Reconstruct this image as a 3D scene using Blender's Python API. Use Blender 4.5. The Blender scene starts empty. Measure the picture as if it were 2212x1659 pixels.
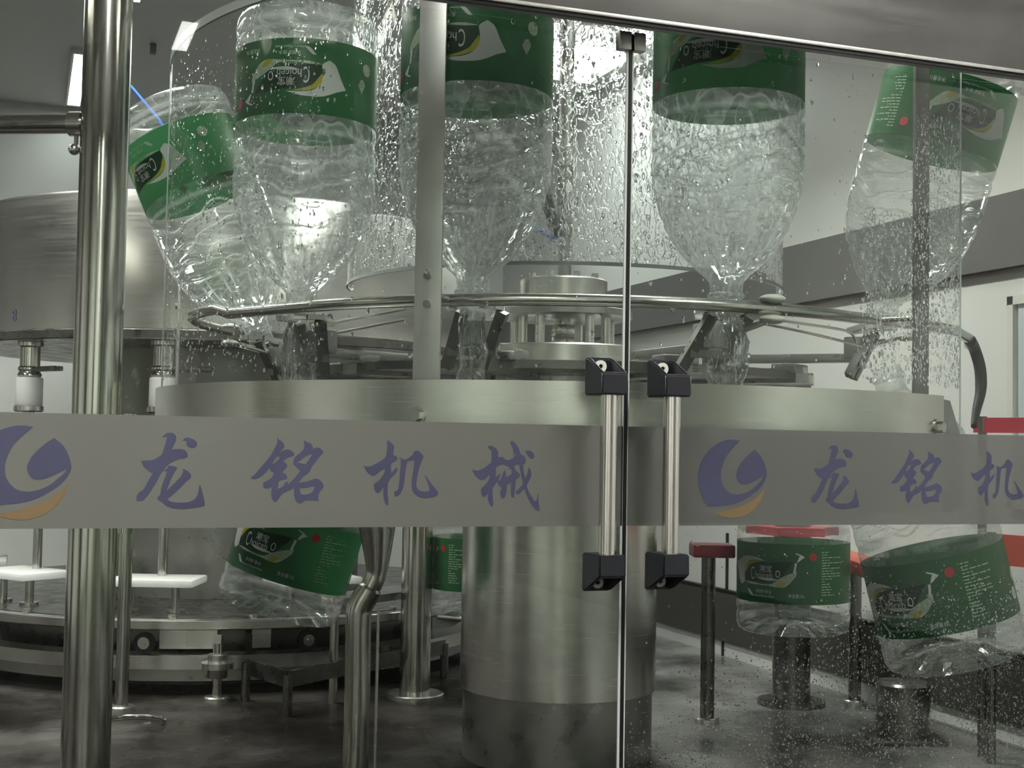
import bpy, bmesh, math, random
from mathutils import Vector, Matrix, Euler

random.seed(7)
scene = bpy.context.scene
col = scene.collection
PI = math.pi
R_ = math.radians

# ------------------------------------------------------------------ camera
FPX, PW, PH = 2900.0, 2212.0, 1659.0
EYE = Vector((0.0, 0.0, 0.68))
YAW, PITCH, ROLL = R_(20.0), math.atan(130.5 / FPX), R_(1.0)
F0 = Vector((math.sin(YAW), math.cos(YAW), 0))      # horizontal viewing direction
R0 = Vector((math.cos(YAW), -math.sin(YAW), 0))
Z0 = Vector((0, 0, 1))
fwd = F0 * math.cos(PITCH) + Z0 * math.sin(PITCH)
up0 = -F0 * math.sin(PITCH) + Z0 * math.cos(PITCH)
c_up = up0 * math.cos(ROLL) - R0 * math.sin(ROLL)
c_rt = R0 * math.cos(ROLL) + up0 * math.sin(ROLL)
cam = bpy.data.cameras.new('camera')
cam.sensor_fit = 'HORIZONTAL'
cam.sensor_width = 36.0
cam.lens = 36.0 * FPX / PW
cam.clip_start = 0.02
cam_o = bpy.data.objects.new('camera', cam)
mw = Matrix((c_rt, c_up, -fwd)).transposed().to_4x4()
mw.translation = EYE
cam_o.matrix_world = mw
col.objects.link(cam_o)
scene.camera = cam_o

# ------------------------------------------------------------------ light and exposure
vs = scene.view_settings
scene.display_settings.display_device = 'sRGB'
vs.view_transform = 'Standard'
vs.look = 'None'
vs.gamma = 1.0
vs.use_curve_mapping = False
vs.exposure = 1.15
w = bpy.data.worlds.new('world')
scene.world = w
w.use_nodes = True
w.node_tree.nodes['Background'].inputs[0].default_value = (0.75, 0.8, 0.78, 1)
w.node_tree.nodes['Background'].inputs[1].default_value = 0.35
cy = scene.cycles
cy.max_bounces = 9
cy.diffuse_bounces = 2
cy.glossy_bounces = 4
cy.transmission_bounces = 6
cy.transparent_max_bounces = 24
cy.caustics_reflective = False
cy.caustics_refractive = False
cy.sample_clamp_indirect = 3.0
cy.sample_clamp_direct = 12.0
cy.use_adaptive_sampling = True
cy.adaptive_threshold = 0.06
cy.use_denoising = True
try:
    cy.denoiser = 'OPENIMAGEDENOISE'
except Exception:
    pass
LAMP_STRENGTH = 40.0

# ------------------------------------------------------------------ where things stand
YG = 1.82                                            # plane of the glass doors
XW, YB, ZC = 2.2, 6.2, 2.135                         # right wall, back wall, ceiling

def ray(px, py):
    d = fwd + c_rt * ((px - PW / 2) / FPX) - c_up * ((py - PH / 2) / FPX)
    return d

def W(px, py, depth):                                # photo point at a horizontal distance from the eye
    d = ray(px, py)
    return EYE + d * (depth / d.dot(F0))

def G(px, py, off=0.0):                              # photo point on the glass plane
    d = ray(px, py)
    return EYE + d * ((YG + off - EYE.y) / d.y)

def C(x, d, z=0.0):                                  # across / away from the eye, height
    v = R0 * x + F0 * d
    return Vector((v.x, v.y, z))

# ------------------------------------------------------------------ helpers
def link(o, parent=None):
    col.objects.link(o)
    if parent is not None:
        o.parent = parent
    return o

def tag(o, label=None, cat=None, group=None, kind=None):
    if label: o['label'] = label
    if cat: o['category'] = cat
    if group: o['group'] = group
    if kind: o['kind'] = kind
    return o

def empty(name, loc=(0, 0, 0), rotz=0.0):
    o = bpy.data.objects.new(name, None)
    o.empty_display_size = 0.05
    o.location = loc
    o.rotation_euler = (0, 0, rotz)
    col.objects.link(o)
    return o

def obj(name, bm, mat, parent=None, smooth=True, angle=35):
    me = bpy.data.meshes.new(name)
    if isinstance(bm, tuple):
        me.from_pydata(bm[0], [], bm[1])
    else:
        bm.normal_update()
        bm.to_mesh(me)
        bm.free()
    me.materials.append(mat)
    if smooth:
        me.shade_smooth()
        try:
            me.set_sharp_from_angle(angle=R_(angle))
        except Exception:
            pass
    o = bpy.data.objects.new(name, me)
    return link(o, parent)

def children(o):
    return [c for c in bpy.data.objects if c.parent == o]

def copy_tree(o, parent=None, kids=None):
    c = o.copy()
    col.objects.link(c)
    c.parent = parent
    for ch in children(o):
        copy_tree(ch, c)
    return c

def box(bm, c, s, rot=None, bevel=0.0):
    m = Matrix.Translation(Vector(c))
    if rot is not None:
        m = m @ rot.to_4x4()
    r = bmesh.ops.create_cube(bm, size=1.0, matrix=m @ Matrix.Diagonal((s[0], s[1], s[2], 1)))
    if bevel > 0:
        es = set(e for v in r['verts'] for e in v.link_edges)
        bmesh.ops.bevel(bm, geom=list(es), offset=bevel, segments=2, affect='EDGES', profile=0.6)
    return bm

def B(c, s, rot=None, bevel=0.0):
    return box(bmesh.new(), c, s, rot, bevel)

def bar(bm, a, b, r, seg=16, r2=None, caps=True):
    a, b = Vector(a), Vector(b)
    d = b - a
    q = d.to_track_quat('Z', 'Y')
    m = Matrix.Translation((a + b) / 2) @ q.to_matrix().to_4x4()
    bmesh.ops.create_cone(bm, cap_ends=caps, segments=seg, radius1=r, radius2=r if r2 is None else r2, depth=d.length, matrix=m)
    return bm

def flat_bar(bm, a, b, wid, thk, side):
    a, b = Vector(a), Vector(b)
    z = (b - a).normalized()
    y = Vector(side); y = (y - z * y.dot(z)).normalized()
    x = y.cross(z)
    rot = Matrix((x, y, z)).transposed()
    return box(bm, (a + b) / 2, (wid, thk, (b - a).length), rot)

def lathe(bm, prof, seg=64, center=(0, 0), a0=0.0, a1=360.0, thick=None):
    """profile [(r, z)...] turned about z; angles measured from local -Y towards +X."""
    full = abs(a1 - a0) >= 359.9
    n = seg if full else seg + 1
    rings = []
    for r, z in prof:
        ring = []
        for i in range(n):
            a = R_(a0 + (a1 - a0) * i / seg)
            ring.append(bm.verts.new((center[0] + r * math.sin(a), center[1] - r * math.cos(a), z)))
        rings.append(ring)
    for k in range(len(rings) - 1):
        for i in range(seg):
            j = (i + 1) % n
            if not full and i + 1 >= n: continue
            bm.faces.new((rings[k][i], rings[k][j], rings[k + 1][j], rings[k + 1][i]))
    return rings

def solid_lathe(prof, seg=64, center=(0, 0), a0=0.0, a1=360.0):
    """closed profile loop"""
    bm = bmesh.new()
    rings = lathe(bm, list(prof) + [prof[0]], seg, center, a0, a1)
    if abs(a1 - a0) < 359.9:
        k = len(prof)
        bm.faces.new([rings[i][0] for i in range(k)])
        bm.faces.new([rings[i][-1] for i in reversed(range(k))])
    bmesh.ops.remove_doubles(bm, verts=bm.verts, dist=1e-6)
    bmesh.ops.recalc_face_normals(bm, faces=bm.faces)
    return bm

def capped(prof, seg=48, center=(0, 0)):
    bm = bmesh.new()
    rings = lathe(bm, prof, seg, center)
    bm.faces.new(list(reversed(rings[0])))
    bm.faces.new(rings[-1])
    bmesh.ops.recalc_face_normals(bm, faces=bm.faces)
    return bm

def spline(pts, n=8, closed=False):
    P = [Vector(p) for p in pts]
    out = []
    m = len(P)
    for i in range(m if closed else m - 1):
        p0 = P[(i - 1) % m] if closed or i > 0 else P[0]
        p1, p2 = P[i], P[(i + 1) % m]
        p3 = P[(i + 2) % m] if closed or i + 2 < m else P[-1]
        for k in range(n):
            t = k / n
            out.append(0.5 * ((2 * p1) + (p2 - p0) * t + (2 * p0 - 5 * p1 + 4 * p2 - p3) * t * t + (3 * p1 - p0 - 3 * p2 + p3) * t ** 3))
    if not closed:
        out.append(P[-1])
    return out

def tube(path, r, seg=12, cap=True):
    """sweep a circle along a list of points; r a number or a list"""
    bm = bmesh.new()
    P = [Vector(p) for p in path]
    n = len(P)
    prev = None
    rings = []
    for i, p in enumerate(P):
        t = (P[min(i + 1, n - 1)] - P[max(i - 1, 0)]).normalized()
        if prev is None:
            u = t.orthogonal().normalized()
        else:
            u = (prev - t * prev.dot(t)).normalized()
        prev = u
        v = t.cross(u)
        rr = r[i] if isinstance(r, (list, tuple)) else r
        rings.append([bm.verts.new(p + u * (rr * math.cos(2 * PI * k / seg)) + v * (rr * math.sin(2 * PI * k / seg))) for k in range(seg)])
    for i in range(n - 1):
        for k in range(seg):
            j = (k + 1) % seg
            bm.faces.new((rings[i][k], rings[i][j], rings[i + 1][j], rings[i + 1][k]))
    if cap:
        bm.faces.new(list(reversed(rings[0])))
        bm.faces.new(rings[-1])
    return bm

def smooth_loop(pts, n=3):
    """round a traced loop, keeping its sharp corners"""
    m = len(pts)
    P = [Vector((p[0], p[1])) for p in pts]
    tan = []
    for i in range(m):
        a, b = P[i] - P[i - 1], P[(i + 1) % m] - P[i]
        if a.length < 1e-9 or b.length < 1e-9 or a.angle(b) > R_(48):
            tan.append(None)
        else:
            tan.append((P[(i + 1) % m] - P[i - 1]) * 0.5)
    out = []
    for i in range(m):
        p1, p2 = P[i], P[(i + 1) % m]
        ch = p2 - p1
        t1 = tan[i] if tan[i] is not None else ch
        t2 = tan[(i + 1) % m] if tan[(i + 1) % m] is not None else ch
        if t1.length > ch.length: t1 = t1 * (ch.length / t1.length)
        if t2.length > ch.length: t2 = t2 * (ch.length / t2.length)
        for k in range(n):
            s = k / n
            h1, h2 = 2 * s ** 3 - 3 * s * s + 1, s ** 3 - 2 * s * s + s
            h3, h4 = -2 * s ** 3 + 3 * s * s, s ** 3 - s * s
            out.append(h1 * p1 + h2 * t1 + h3 * p2 + h4 * t2)
    return out

def fill_loops(loops):
    """flat mesh (bmesh in xy) of loops with holes, via a 2D curve fill"""
    cu = bpy.data.curves.new('fill', 'CURVE')
    cu.dimensions = '2D'
    cu.fill_mode = 'BOTH'
    for lp in loops:
        s = cu.splines.new('POLY')
        s.points.add(len(lp) - 1)
        for i, p in enumerate(lp):
            s.points[i].co = (p[0], p[1], 0, 1)
        s.use_cyclic_u = True
    o = bpy.data.objects.new('fill', cu)
    col.objects.link(o)
    dg = bpy.context.evaluated_depsgraph_get()
    me = bpy.data.meshes.new_from_object(o.evaluated_get(dg))
    bm = bmesh.new(); bm.from_mesh(me)
    bpy.data.objects.remove(o); bpy.data.curves.remove(cu); bpy.data.meshes.remove(me)
    return bm

def text_bm(body, size, sx=1.0, align='LEFT'):
    cu = bpy.data.curves.new('txt', 'FONT')
    cu.body = body
    cu.size = size
    cu.align_x = align
    cu.resolution_u = 3
    o = bpy.data.objects.new('txt', cu)
    col.objects.link(o)
    dg = bpy.context.evaluated_depsgraph_get()
    me = bpy.data.meshes.new_from_object(o.evaluated_get(dg))
    bm = bmesh.new(); bm.from_mesh(me)
    for v in bm.verts: v.co.x *= sx
    bpy.data.objects.remove(o); bpy.data.curves.remove(cu); bpy.data.meshes.remove(me)
    return bm

def merge(dst, src, m=None):
    me = bpy.data.meshes.new('tmp')
    if m is not None: src.transform(m)
    src.to_mesh(me); src.free()
    dst.from_mesh(me)
    bpy.data.meshes.remove(me)
    return dst

# ------------------------------------------------------------------ materials
def new_mat(name):
    m = bpy.data.materials.new(name)
    m.use_nodes = True
    nt = m.node_tree
    nt.nodes.clear()
    out = nt.nodes.new('ShaderNodeOutputMaterial')
    return m, nt, out

def N(nt, t, **kw):
    n = nt.nodes.new(t)
    for k, v in kw.items():
        if k in n.inputs.keys():
            n.inputs[k].default_value = v
        else:
            setattr(n, k, v)
    return n

def coords(nt, scale, kind='Object'):
    tc = nt.nodes.new('ShaderNodeTexCoord')
    mp = nt.nodes.new('ShaderNodeMapping')
    mp.inputs['Scale'].default_value = scale
    nt.links.new(tc.outputs[kind], mp.inputs['Vector'])
    return mp.outputs['Vector']

def rgb(c): return (c[0], c[1], c[2], 1.0)

def plain(name, c, rough=0.5, metal=0.0, var=0.0, scale=(8, 8, 8), bump=0.0, spec=0.5, translucent=0.0):
    m, nt, out = new_mat(name)
    p = nt.nodes.new('ShaderNodeBsdfPrincipled')
    p.inputs['Base Color'].default_value = rgb(c)
    p.inputs['Roughness'].default_value = rough
    p.inputs['Metallic'].default_value = metal
    p.inputs['Specular IOR Level'].default_value = spec
    if var > 0 or bump > 0:
        no = N(nt, 'ShaderNodeTexNoise', Scale=1.0, Detail=6.0)
        nt.links.new(coords(nt, scale), no.inputs['Vector'])
        if var > 0:
            r = nt.nodes.new('ShaderNodeValToRGB')
            r.color_ramp.elements[0].position = 0.3
            r.color_ramp.elements[1].position = 0.7
            r.color_ramp.elements[0].color = rgb([max(0, x * (1 - var)) for x in c])
            r.color_ramp.elements[1].color = rgb([min(1, x * (1 + var)) for x in c])
            nt.links.new(no.outputs['Fac'], r.inputs['Fac'])
            nt.links.new(r.outputs['Color'], p.inputs['Base Color'])
        if bump > 0:
            b = N(nt, 'ShaderNodeBump', Strength=bump, Distance=0.002)
            nt.links.new(no.outputs['Fac'], b.inputs['Height'])
            nt.links.new(b.outputs['Normal'], p.inputs['Normal'])
    last = p.outputs['BSDF']
    if translucent > 0:
        tr = N(nt, 'ShaderNodeBsdfTranslucent')
        tr.inputs['Color'].default_value = rgb([min(1, x * 1.6) for x in c])
        mx = N(nt, 'ShaderNodeMixShader')
        mx.inputs['Fac'].default_value = translucent
        nt.links.new(last, mx.inputs[1]); nt.links.new(tr.outputs['BSDF'], mx.inputs[2])
        last = mx.outputs['Shader']
    nt.links.new(last, out.inputs['Surface'])
    return m

def steel(name, c=(0.55, 0.545, 0.52), rough=0.28, brush=(3, 3, 220), amount=0.14, bump=0.05):
    m, nt, out = new_mat(name)
    p = nt.nodes.new('ShaderNodeBsdfPrincipled')
    p.inputs['Base Color'].default_value = rgb(c)
    p.inputs['Metallic'].default_value = 1.0
    no = N(nt, 'ShaderNodeTexNoise', Scale=1.0, Detail=4.0)
    nt.links.new(coords(nt, brush), no.inputs['Vector'])
    mr = N(nt, 'ShaderNodeMapRange')
    mr.inputs['From Min'].default_value = 0.3; mr.inputs['From Max'].default_value = 0.7
    mr.inputs['To Min'].default_value = max(0.03, rough - amount); mr.inputs['To Max'].default_value = rough + amount
    nt.links.new(no.outputs['Fac'], mr.inputs['Value'])
    nt.links.new(mr.outputs['Result'], p.inputs['Roughness'])
    n2 = N(nt, 'ShaderNodeTexNoise', Scale=1.0, Detail=3.0)
    nt.links.new(coords(nt, (5, 5, 5)), n2.inputs['Vector'])
    r = nt.nodes.new('ShaderNodeValToRGB')
    r.color_ramp.elements[0].position = 0.3; r.color_ramp.elements[1].position = 0.75
    r.color_ramp.elements[0].color = rgb([x * 0.82 for x in c]); r.color_ramp.elements[1].color = rgb([min(1, x * 1.12) for x in c])
    nt.links.new(n2.outputs['Fac'], r.inputs['Fac'])
    nt.links.new(r.outputs['Color'], p.inputs['Base Color'])
    if bump > 0:
        b = N(nt, 'ShaderNodeBump', Strength=bump, Distance=0.002)
        nt.links.new(no.outputs['Fac'], b.inputs['Height'])
        nt.links.new(b.outputs['Normal'], p.inputs['Normal'])
    nt.links.new(p.outputs['BSDF'], out.inputs['Surface'])
    return m

def clear(name, tint=(0.96, 0.98, 0.97), ior=1.45, haze=0.03, rough=0.03, bump=0.0, scale=(60, 60, 60), wave=False,
          refract=0.0, rior=1.05, haze_col=(0.8, 0.83, 0.81), gain=1.0, dist=0.004, hmask=None, graze=0.0, glint=0.0, ridge=0.0, fmax=0.9):
    """thin clear sheet or wall: passes light, mirrors by Fresnel, a little milky; optional wet relief"""
    m, nt, out = new_mat(name)
    L = nt.links.new
    tr = N(nt, 'ShaderNodeBsdfTransparent'); tr.inputs['Color'].default_value = rgb(tint)
    gl = N(nt, 'ShaderNodeBsdfGlossy', Roughness=rough); gl.inputs['Color'].default_value = (1, 1, 1, 1)
    fr = N(nt, 'ShaderNodeFresnel', IOR=ior)
    through = tr.outputs['BSDF']
    line = None
    lw = N(nt, 'ShaderNodeLayerWeight', Blend=0.35)
    gm = N(nt, 'ShaderNodeMapRange'); gm.inputs['From Min'].default_value = 0.35; gm.inputs['From Max'].default_value = 1.0
    gm.inputs['To Min'].default_value = 0.0; gm.inputs['To Max'].default_value = graze
    L(lw.outputs['Facing'], gm.inputs['Value'])
    tm = N(nt, 'ShaderNodeMix', data_type='RGBA')
    tm.inputs[6].default_value = rgb(tint); tm.inputs[7].default_value = rgb([x * 0.12 for x in tint])
    L(gm.outputs[0], tm.inputs[0]); L(tm.outputs[2], tr.inputs['Color'])
    if bump > 0:
        vec = coords(nt, scale)
        no = N(nt, 'ShaderNodeTexNoise', Scale=1.0, Detail=1.5, Roughness=0.5, Distortion=0.6)
        L(vec, no.inputs['Vector'])
        h = no.outputs['Fac']
        if wave:                                     # ridged: thin bright rivulets
            a = N(nt, 'ShaderNodeMath', operation='SUBTRACT'); a.inputs[1].default_value = 0.5
            L(h, a.inputs[0])
            ab = N(nt, 'ShaderNodeMath', operation='ABSOLUTE'); L(a.outputs[0], ab.inputs[0])
            s = N(nt, 'ShaderNodeMapRange'); s.inputs['From Min'].default_value = 0.0; s.inputs['From Max'].default_value = 0.06
            s.inputs['To Min'].default_value = 1.0; s.inputs['To Max'].default_value = 0.0
            L(ab.outputs[0], s.inputs['Value'])
            h = s.outputs[0]
            line = s.outputs[0]
        b = N(nt, 'ShaderNodeBump', Strength=bump, Distance=dist)
        L(h, b.inputs['Height'])
        L(b.outputs['Normal'], gl.inputs['Normal'])
        L(b.outputs['Normal'], fr.inputs['Normal'])
        if graze > 0: L(b.outputs['Normal'], lw.inputs['Normal'])
        if refract > 0:
            rf = N(nt, 'ShaderNodeBsdfRefraction', IOR=rior, Roughness=0.0); rf.inputs['Color'].default_value = rgb(tint)
            L(b.outputs['Normal'], rf.inputs['Normal'])
            mr = N(nt, 'ShaderNodeMixShader'); mr.inputs['Fac'].default_value = refract
            L(through, mr.inputs[1]); L(rf.outputs['BSDF'], mr.inputs[2])
            through = mr.outputs['Shader']
    df = N(nt, 'ShaderNodeBsdfDiffuse'); df.inputs['Color'].default_value = rgb(haze_col)
    tl = N(nt, 'ShaderNodeBsdfTranslucent'); tl.inputs['Color'].default_value = rgb(haze_col)
    mh0 = N(nt, 'ShaderNodeMixShader'); mh0.inputs['Fac'].default_value = 0.5
    L(df.outputs['BSDF'], mh0.inputs[1]); L(tl.outputs['BSDF'], mh0.inputs[2])
    mh = N(nt, 'ShaderNodeMixShader'); mh.inputs['Fac'].default_value = haze
    if hmask is not None:
        hn = N(nt, 'ShaderNodeTexNoise', Scale=1.0, Detail=5.0); L(coords(nt, hmask), hn.inputs['Vector'])
        hm = N(nt, 'ShaderNodeMapRange'); hm.inputs['From Min'].default_value = 0.35; hm.inputs['From Max'].default_value = 0.7
        hm.inputs['To Min'].default_value = haze * 0.3; hm.inputs['To Max'].default_value = haze * 1.8
        L(hn.outputs['Fac'], hm.inputs['Value']); L(hm.outputs[0], mh.inputs['Fac'])
    if (glint > 0 and line is not None) or ridge > 0:  # whitens rivulets and moulded ridges: highlight lines put into the colour
        tot = None
        for val, k in ((line, glint), ('ridge', ridge)):
            if k <= 0 or val is None: continue
            if val == 'ridge':
                at = N(nt, 'ShaderNodeAttribute'); at.attribute_name = 'ridge'; val = at.outputs['Fac']
            ml = N(nt, 'ShaderNodeMath', operation='MULTIPLY'); ml.inputs[1].default_value = k
            L(val, ml.inputs[0])
            if tot is None: tot = ml
            else:
                a2 = N(nt, 'ShaderNodeMath', operation='ADD'); L(tot.outputs[0], a2.inputs[0]); L(ml.outputs[0], a2.inputs[1]); tot = a2
        fin = N(nt, 'ShaderNodeMath', operation='ADD', use_clamp=True)
        if mh.inputs['Fac'].is_linked:
            L(mh.inputs['Fac'].links[0].from_socket, fin.inputs[0])
        else:
            fin.inputs[0].default_value = haze
        L(tot.outputs[0], fin.inputs[1]); L(fin.outputs[0], mh.inputs['Fac'])
    L(through, mh.inputs[1]); L(mh0.outputs['Shader'], mh.inputs[2])
    mg = N(nt, 'ShaderNodeMixShader')
    g = N(nt, 'ShaderNodeMath', operation='MULTIPLY', use_clamp=True); g.inputs[1].default_value = gain
    gm2 = N(nt, 'ShaderNodeMath', operation='MINIMUM'); gm2.inputs[1].default_value = fmax
    L(fr.outputs['Fac'], g.inputs[0]); L(g.outputs[0], gm2.inputs[0]); L(gm2.outputs[0], mg.inputs['Fac'])
    L(mh.outputs['Shader'], mg.inputs[1]); L(gl.outputs['BSDF'], mg.inputs[2])
    L(mg.outputs['Shader'], out.inputs['Surface'])
    return m

def emitter(name, c, s):
    m, nt, out = new_mat(name)
    e = N(nt, 'ShaderNodeEmission', Strength=s); e.inputs['Color'].default_value = rgb(c)
    nt.links.new(e.outputs['Emission'], out.inputs['Surface'])
    return m

def film(name, c, clearness):
    m, nt, out = new_mat(name)
    L = nt.links.new
    p = nt.nodes.new('ShaderNodeBsdfPrincipled')
    p.inputs['Base Color'].default_value = rgb(c); p.inputs['Roughness'].default_value = 0.42
    tl = N(nt, 'ShaderNodeBsdfTranslucent'); tl.inputs['Color'].default_value = rgb(c)
    mx = N(nt, 'ShaderNodeMixShader'); mx.inputs['Fac'].default_value = 0.35
    L(p.outputs['BSDF'], mx.inputs[1]); L(tl.outputs['BSDF'], mx.inputs[2])
    tr = N(nt, 'ShaderNodeBsdfTransparent')
    m2 = N(nt, 'ShaderNodeMixShader'); m2.inputs['Fac'].default_value = clearness
    L(mx.outputs['Shader'], m2.inputs[1]); L(tr.outputs['BSDF'], m2.inputs[2])
    L(m2.outputs['Shader'], out.inputs['Surface'])
    return m

def droplet_mat():
    m, nt, out = new_mat('water_drop')
    g = N(nt, 'ShaderNodeBsdfGlass', IOR=1.33, Roughness=0.0)
    g.inputs['Color'].default_value = (1, 1, 1, 1)
    nt.links.new(g.outputs['BSDF'], out.inputs['Surface'])
    return m

M = {}
M['wall'] = plain('white_panel', (0.78, 0.785, 0.755), 0.45, var=0.04, scale=(2, 2, 2))
M['grey_wall'] = plain('grey_wall', (0.7, 0.7, 0.665), 0.6, var=0.2, scale=(1.5, 1.5, 0.3))
M['ceiling'] = plain('ceiling_panel', (0.80, 0.80, 0.775), 0.6, var=0.03, scale=(1, 1, 1))
M['band'] = plain('grey_band', (0.13, 0.128, 0.125), 0.4, var=0.06)
M['dark_band'] = plain('dark_band', (0.06, 0.055, 0.05), 0.35, var=0.1)
M['steel'] = steel('brushed_steel', (0.70, 0.69, 0.65), rough=0.25, brush=(5, 5, 620), amount=0.025, bump=0.0)
M['steel_v'] = steel('polished_pipe', (0.60, 0.59, 0.55), 0.16, (90, 90, 2), 0.06, 0.02)
M['steel_h'] = steel('header_steel', (0.15, 0.148, 0.145), 0.42, (2.2, 40, 40), 0.12, 0.05)
M['steel_dull'] = steel('wet_dull_steel', (0.36, 0.355, 0.34), 0.34, (20, 20, 20), 0.12, 0.15)
M['steel_tank'] = steel('tank_steel', (0.78, 0.765, 0.74), 0.24, (6, 6, 140), 0.03, 0.0)
M['dark_steel'] = steel('dark_wet_steel', (0.17, 0.165, 0.155), 0.3, (20, 20, 20), 0.12, 0.2)
M['black'] = plain('black_plastic', (0.012, 0.013, 0.018), 0.42)
M['rubber'] = plain('black_rubber', (0.009, 0.009, 0.009), 0.5, spec=0.25)
M['alu'] = steel('ribbed_aluminium', (0.78, 0.76, 0.72), 0.2, (300, 300, 2), 0.08, 0.15)
M['bar_dull'] = steel('dull_bar_steel', (0.26, 0.255, 0.245), 0.5, (40, 40, 6), 0.08, 0.0)
M['rail_steel'] = steel('rail_steel', (0.50, 0.49, 0.46), 0.22, (60, 60, 60), 0.05, 0.0)
M['bar_steel'] = steel('flat_bar_steel', (0.62, 0.61, 0.59), 0.42, (60, 60, 6), 0.06, 0.0)
M['white'] = plain('white_plastic', (0.75, 0.74, 0.68), 0.4)
M['milky'] = plain('milky_plastic', (0.80, 0.80, 0.775), 0.35, translucent=0.4)
M['red'] = plain('red_plastic', (0.40, 0.008, 0.035), 0.35, var=0.1)
M['orange_red'] = plain('orange_red_plastic', (0.55, 0.05, 0.02), 0.35)
M['blue'] = plain('blue_plastic', (0.03, 0.10, 0.45), 0.35)
M['navy'] = plain('navy_plastic', (0.012, 0.012, 0.07), 0.35)
M['blueprint'] = plain('blue_print', (0.044, 0.046, 0.092), 0.5, var=0.12, scale=(6, 6, 6))
M['orangeprint'] = plain('ochre_print', (0.165, 0.11, 0.05), 0.5, var=0.08)
M['label'] = plain('label_green', (0.026, 0.112, 0.042), 0.35, var=0.12, scale=(5, 5, 5), translucent=0.35, spec=0.25)
M['label_dark'] = plain('label_deep_green', (0.007, 0.042, 0.018), 0.4, translucent=0.15, spec=0.2)
M['print_white'] = plain('label_white', (0.8, 0.82, 0.8), 0.4, translucent=0.2)
M['print_pale'] = plain('label_pale_green', (0.50, 0.60, 0.46), 0.4, var=0.35, scale=(160, 160, 160), translucent=0.2)
M['print_yellow'] = plain('label_yellow', (0.52, 0.47, 0.03), 0.4, translucent=0.2)
M['print_red'] = plain('label_red', (0.5, 0.03, 0.04), 0.4, translucent=0.2)
M['film'] = film('frosted_film', (0.215, 0.217, 0.196), 0.12)
M['film_clear'] = film('thin_frosted_film', (0.21, 0.215, 0.198), 0.28)
M['glass'] = clear('door_glass', (0.95, 0.975, 0.96), 1.45, 0.001, 0.01, gain=0.38)
M['glass_edge'] = plain('glass_edge', (0.6, 0.64, 0.62), 0.15)
M['acrylic'] = clear('wet_acrylic', (0.97, 0.98, 0.975), 1.4, 0.022, 0.03, 0.0, gain=0.35)
M['acrylic_inner'] = clear('streaming_acrylic', (0.97, 0.985, 0.975), 1.45, 0.035, 0.06, 0.9, (70, 70, 45), True, 0.65, 1.10, gain=1.5, hmask=(6, 6, 3), glint=0.15, haze_col=(0.92, 0.94, 0.92))
M['pet'] = clear('clear_bottle', (0.965, 0.98, 0.975), 1.45, 0.15, 0.03, 0.30, (26, 26, 15), True, gain=1.4, fmax=0.34, graze=0.0, glint=0.34, ridge=0.75, haze_col=(0.9, 0.93, 0.91))
M['pet_dry'] = clear('clear_bottle_plain', (0.96, 0.975, 0.97), 1.45, 0.02, 0.02, 0.06, (16, 16, 11), True, gain=1.4, fmax=0.36, graze=0.05, glint=0.03, ridge=0.65, haze_col=(0.9, 0.93, 0.91))
M['water'] = clear('falling_water', (0.95, 0.97, 0.965), 1.4, 0.08, 0.04, 0.9, (55, 55, 14), True, 0.5, 1.1, gain=1.6)
M['drop'] = droplet_mat()
M['lamp'] = emitter('lamp_diffuser', (1.0, 0.995, 0.94), LAMP_STRENGTH)
M['lamp_strong'] = emitter('lamp_strong_diffuser', (1.0, 1.0, 0.96), 110.0)
M['lamp_soft'] = emitter('lamp_soft_diffuser', (0.97, 1.0, 0.97), 8.5)
M['lamp_tube'] = emitter('lamp_tube', (0.95, 1.0, 0.97), 8.0)

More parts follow.
